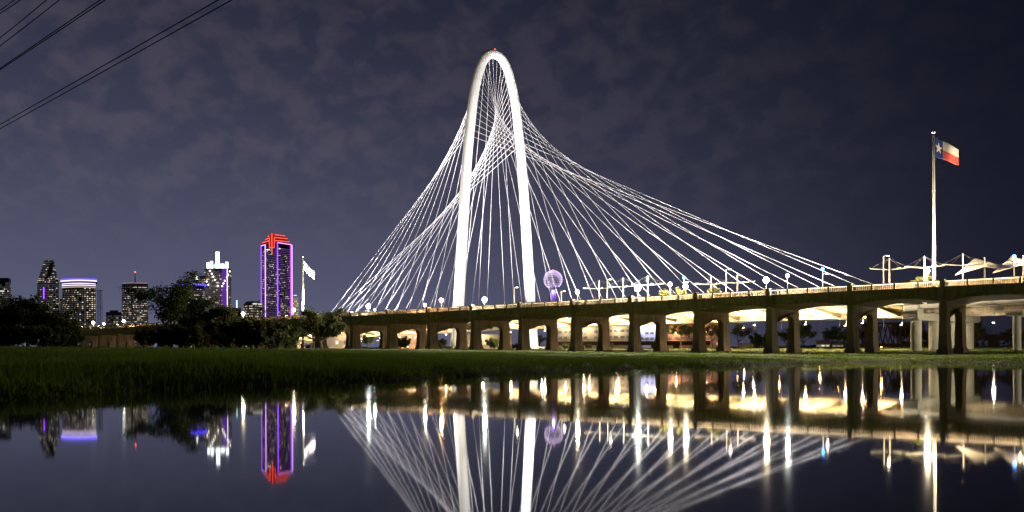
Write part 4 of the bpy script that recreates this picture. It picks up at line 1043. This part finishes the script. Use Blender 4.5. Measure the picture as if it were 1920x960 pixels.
roundt = tree_meshes(14, 9, 1.25, 0.4, leaf_b, 8000, 0.26, 0.22, flat=0.6)
shrub1 = tree_meshes(15, 6, 1.0, 0.14, leaf_a, 5500, 0.26, shrub=True); shrub2 = tree_meshes(16, 6, 0.9, 0.14, leaf_b, 5500, 0.26, shrub=True)
sparse = tree_meshes(17, 12, 0.8, 0.28, leaf_b, 2600, 0.28, 0.3, bare=0.35)
baret = tree_meshes(18, 12, 0.7, 0.25, leaf_a, 250, 0.25, 0.3, bare=0.6)
small = tree_meshes(19, 3.2, 0.9, 0.08, leaf_c, 2600, 0.10, 0.35)
G1 = "trees left on the bank"
tree_at(322, 225, 505, big, 20, "tallest open-crowned dark tree standing left of the crowned tower", 0.4, G1, sxy=0.95)
tree_at(12, 235, 552, dens, 12, "dark bushy tree at the far left picture edge", 0.2, G1)
tree_at(52, 240, 560, dens2, 12, "dark tree second from the left edge", 1.1, G1); tree_at(88, 232, 566, dens, 12, "dark tree below the faceted tower", 2.1, G1)
tree_at(122, 228, 592, dens2, 12, "lower dark tree below the blue-crowned tower", 2.9, G1)
tree_at(392, 232, 560, dens, 12, "dense dark tree below the crowned tower", 4.0, G1); tree_at(422, 228, 572, dens2, 12, "dense tree left of the warm viaduct lamp", 0.9, G1)
tree_at(362, 240, 585, dens2, 12, "dark tree filling in right of the tallest tree's trunk", 5.2, G1)
tree_at(603, 235, 577, roundt, 9, "rounded spreading tree with two trunks right of distant flagpole", 0.6, G1, sxy=1.15)
tree_at(500, 240, 545, baret, 12, "nearly bare tree in front of the purple tower", 0.7, G1); tree_at(588, 250, 552, baret, 12, "nearly bare tree behind the rounded spreading tree", 2.2, G1)
G2 = "shrubs at the foot of the viaduct"
for i, (px, Y, yt, me, lb) in enumerate(((4,214,612,shrub2,"dark shrub cut by the left picture edge"),(50,209,614,shrub1,"dark shrub between the first two left trees"),(102,210,613,shrub1,"dark shrub right of the faceted tower"),(310,212,616,shrub1,"dark shrub directly in front of the tallest tree"),(370,209,612,shrub2,"dark shrub between tallest tree and crowned tower"),(28,215,612,shrub1,"dark shrub at the far left edge below the trees"),(75,212,610,shrub2,"dark shrub below the faceted tower"),(130,215,612,shrub1,"dark shrub below the blue-crowned tower"),
        (275,222,618,shrub2,"dark shrub left of the tallest tree's trunk"),(345,214,612,shrub1,"dark shrub right of the tallest tree's trunk"),(395,212,606,shrub2,"broad shrub below the crowned tower"),
        (440,216,600,shrub1,"broad dark shrub left of the warm lamp"),(478,214,598,shrub2,"rounded shrub below the warm lamp"),(512,212,602,shrub2,"rounded olive shrub at foot of purple tower"),(543,226,612,shrub1,"low dark shrub left of the spreading tree"),
        (755,330,632,shrub1,"dark bush inside the second pier portal"),(830,330,634,shrub2,"dark bush inside the third pier portal"),(925,330,634,shrub1,"dark bush inside the fourth pier portal"),
        (1060,300,642,shrub2,"green lit bush between arch foot and middle pier"),(1105,290,645,shrub2,"green lit bush inside the fifth pier portal"),(1145,300,644,shrub1,"low green bush right of the fifth pier"),(1245,285,645,shrub2,"bright green bush left of lit trees"),
        (1425,330,625,shrub1,"round dark bush left of the tall seventh pier"))):
    tree_at(px, Y, yt, me, 6, lb, i*1.3, G2, "shrub", "shrub", sxy=1.2 if px > 560 else 1.3)
G3 = "trees seen under the bridges"
for i, (px, Y, yt, me, mh, lb) in enumerate(((1277,300,598,sparse,12,"spindly lit tree behind the brick mill's left end"),(1300,310,604,sparse,12,"spindly lit tree right beside pier seven"),(1336,320,606,sparse,12,"thin lit tree inside the seventh pier portal"),
        (1385,340,606,sparse,12,"leaning leafy tree right of the seventh pier"),(1505,380,604,dens2,12,"dark leafy tree left of the brightest orange lamp"),(1475,400,615,dens,12,"dark tree behind the eighth pier portal"),
        (1558,390,610,dens,12,"dark tree left of the wide ninth pier"),(1585,370,618,dens2,12,"dark tree touching the ninth pier"),(1622,440,606,dens,12,"dark tree inside the ninth pier portal"),(1690,450,604,dens2,12,"dark tree behind the pale end pier"),
        (1728,430,612,dens,12,"dark tree between the pale pier columns"),(1822,300,597,dens2,12,"leafy tree right of the last pier"),(1845,310,604,baret,12,"bare tree right of the last pier"),(1890,340,614,dens,12,"dark tree at the right edge behind rail viaduct"),
        (1915,330,618,dens2,12,"low dark tree beside the slender right column"),(1010,420,628,dens,12,"dark tree behind the arch leg's right foot"),(690,400,628,dens2,12,"dark tree left of the first pier portal"))):
    tree_at(px, Y, yt, me, mh, lb, i*0.9, G3)
G4 = "small lit trees on the viaduct"
for i, (px, t_, lb) in enumerate(((1249,7,"small lit tree on viaduct left of the warm lamp"),(1281,7,"small lit tree on viaduct around a bright lamp"),(1337,7,"small lit tree on viaduct beside a bare mast"),(1729,7,"small lit tree on viaduct left of tall flagpole"))):
    x, y = on_via(px, t_); plant("park_tree", lb, "tree", x, y, DECK, small, 1.15, i*1.7, G4)
# far horizon wood
vs_, n = [], 60000
az_ = rng.uniform(-0.66, 0.66, n); dd = rng.uniform(700, 1350, n); X = dd*np.tan(az_)
hh = (5+6*(0.5+0.5*np.sin(X*0.021))*(0.6+0.4*np.sin(X*0.093+1)))*rng.random(n)**0.6
C = np.stack([X, dd, hh+3.0], 1); a = rng.standard_normal((n,3)); a /= np.linalg.norm(a, axis=1)[:,None]; b2 = np.cross(a, rng.standard_normal((n,3))); b2 /= np.linalg.norm(b2, axis=1)[:,None]
V = np.stack([C+a*1.6, C+b2*1.1, C-a*1.6, C-b2*1.1], 1).reshape(-1,3)
fw = link("far_wood", arrmesh("far_wood", V, np.arange(len(V)).reshape(-1,4), [leaf_a], 4), kind="stuff"); tag(fw, "far dark belt of trees along the horizon", "trees")
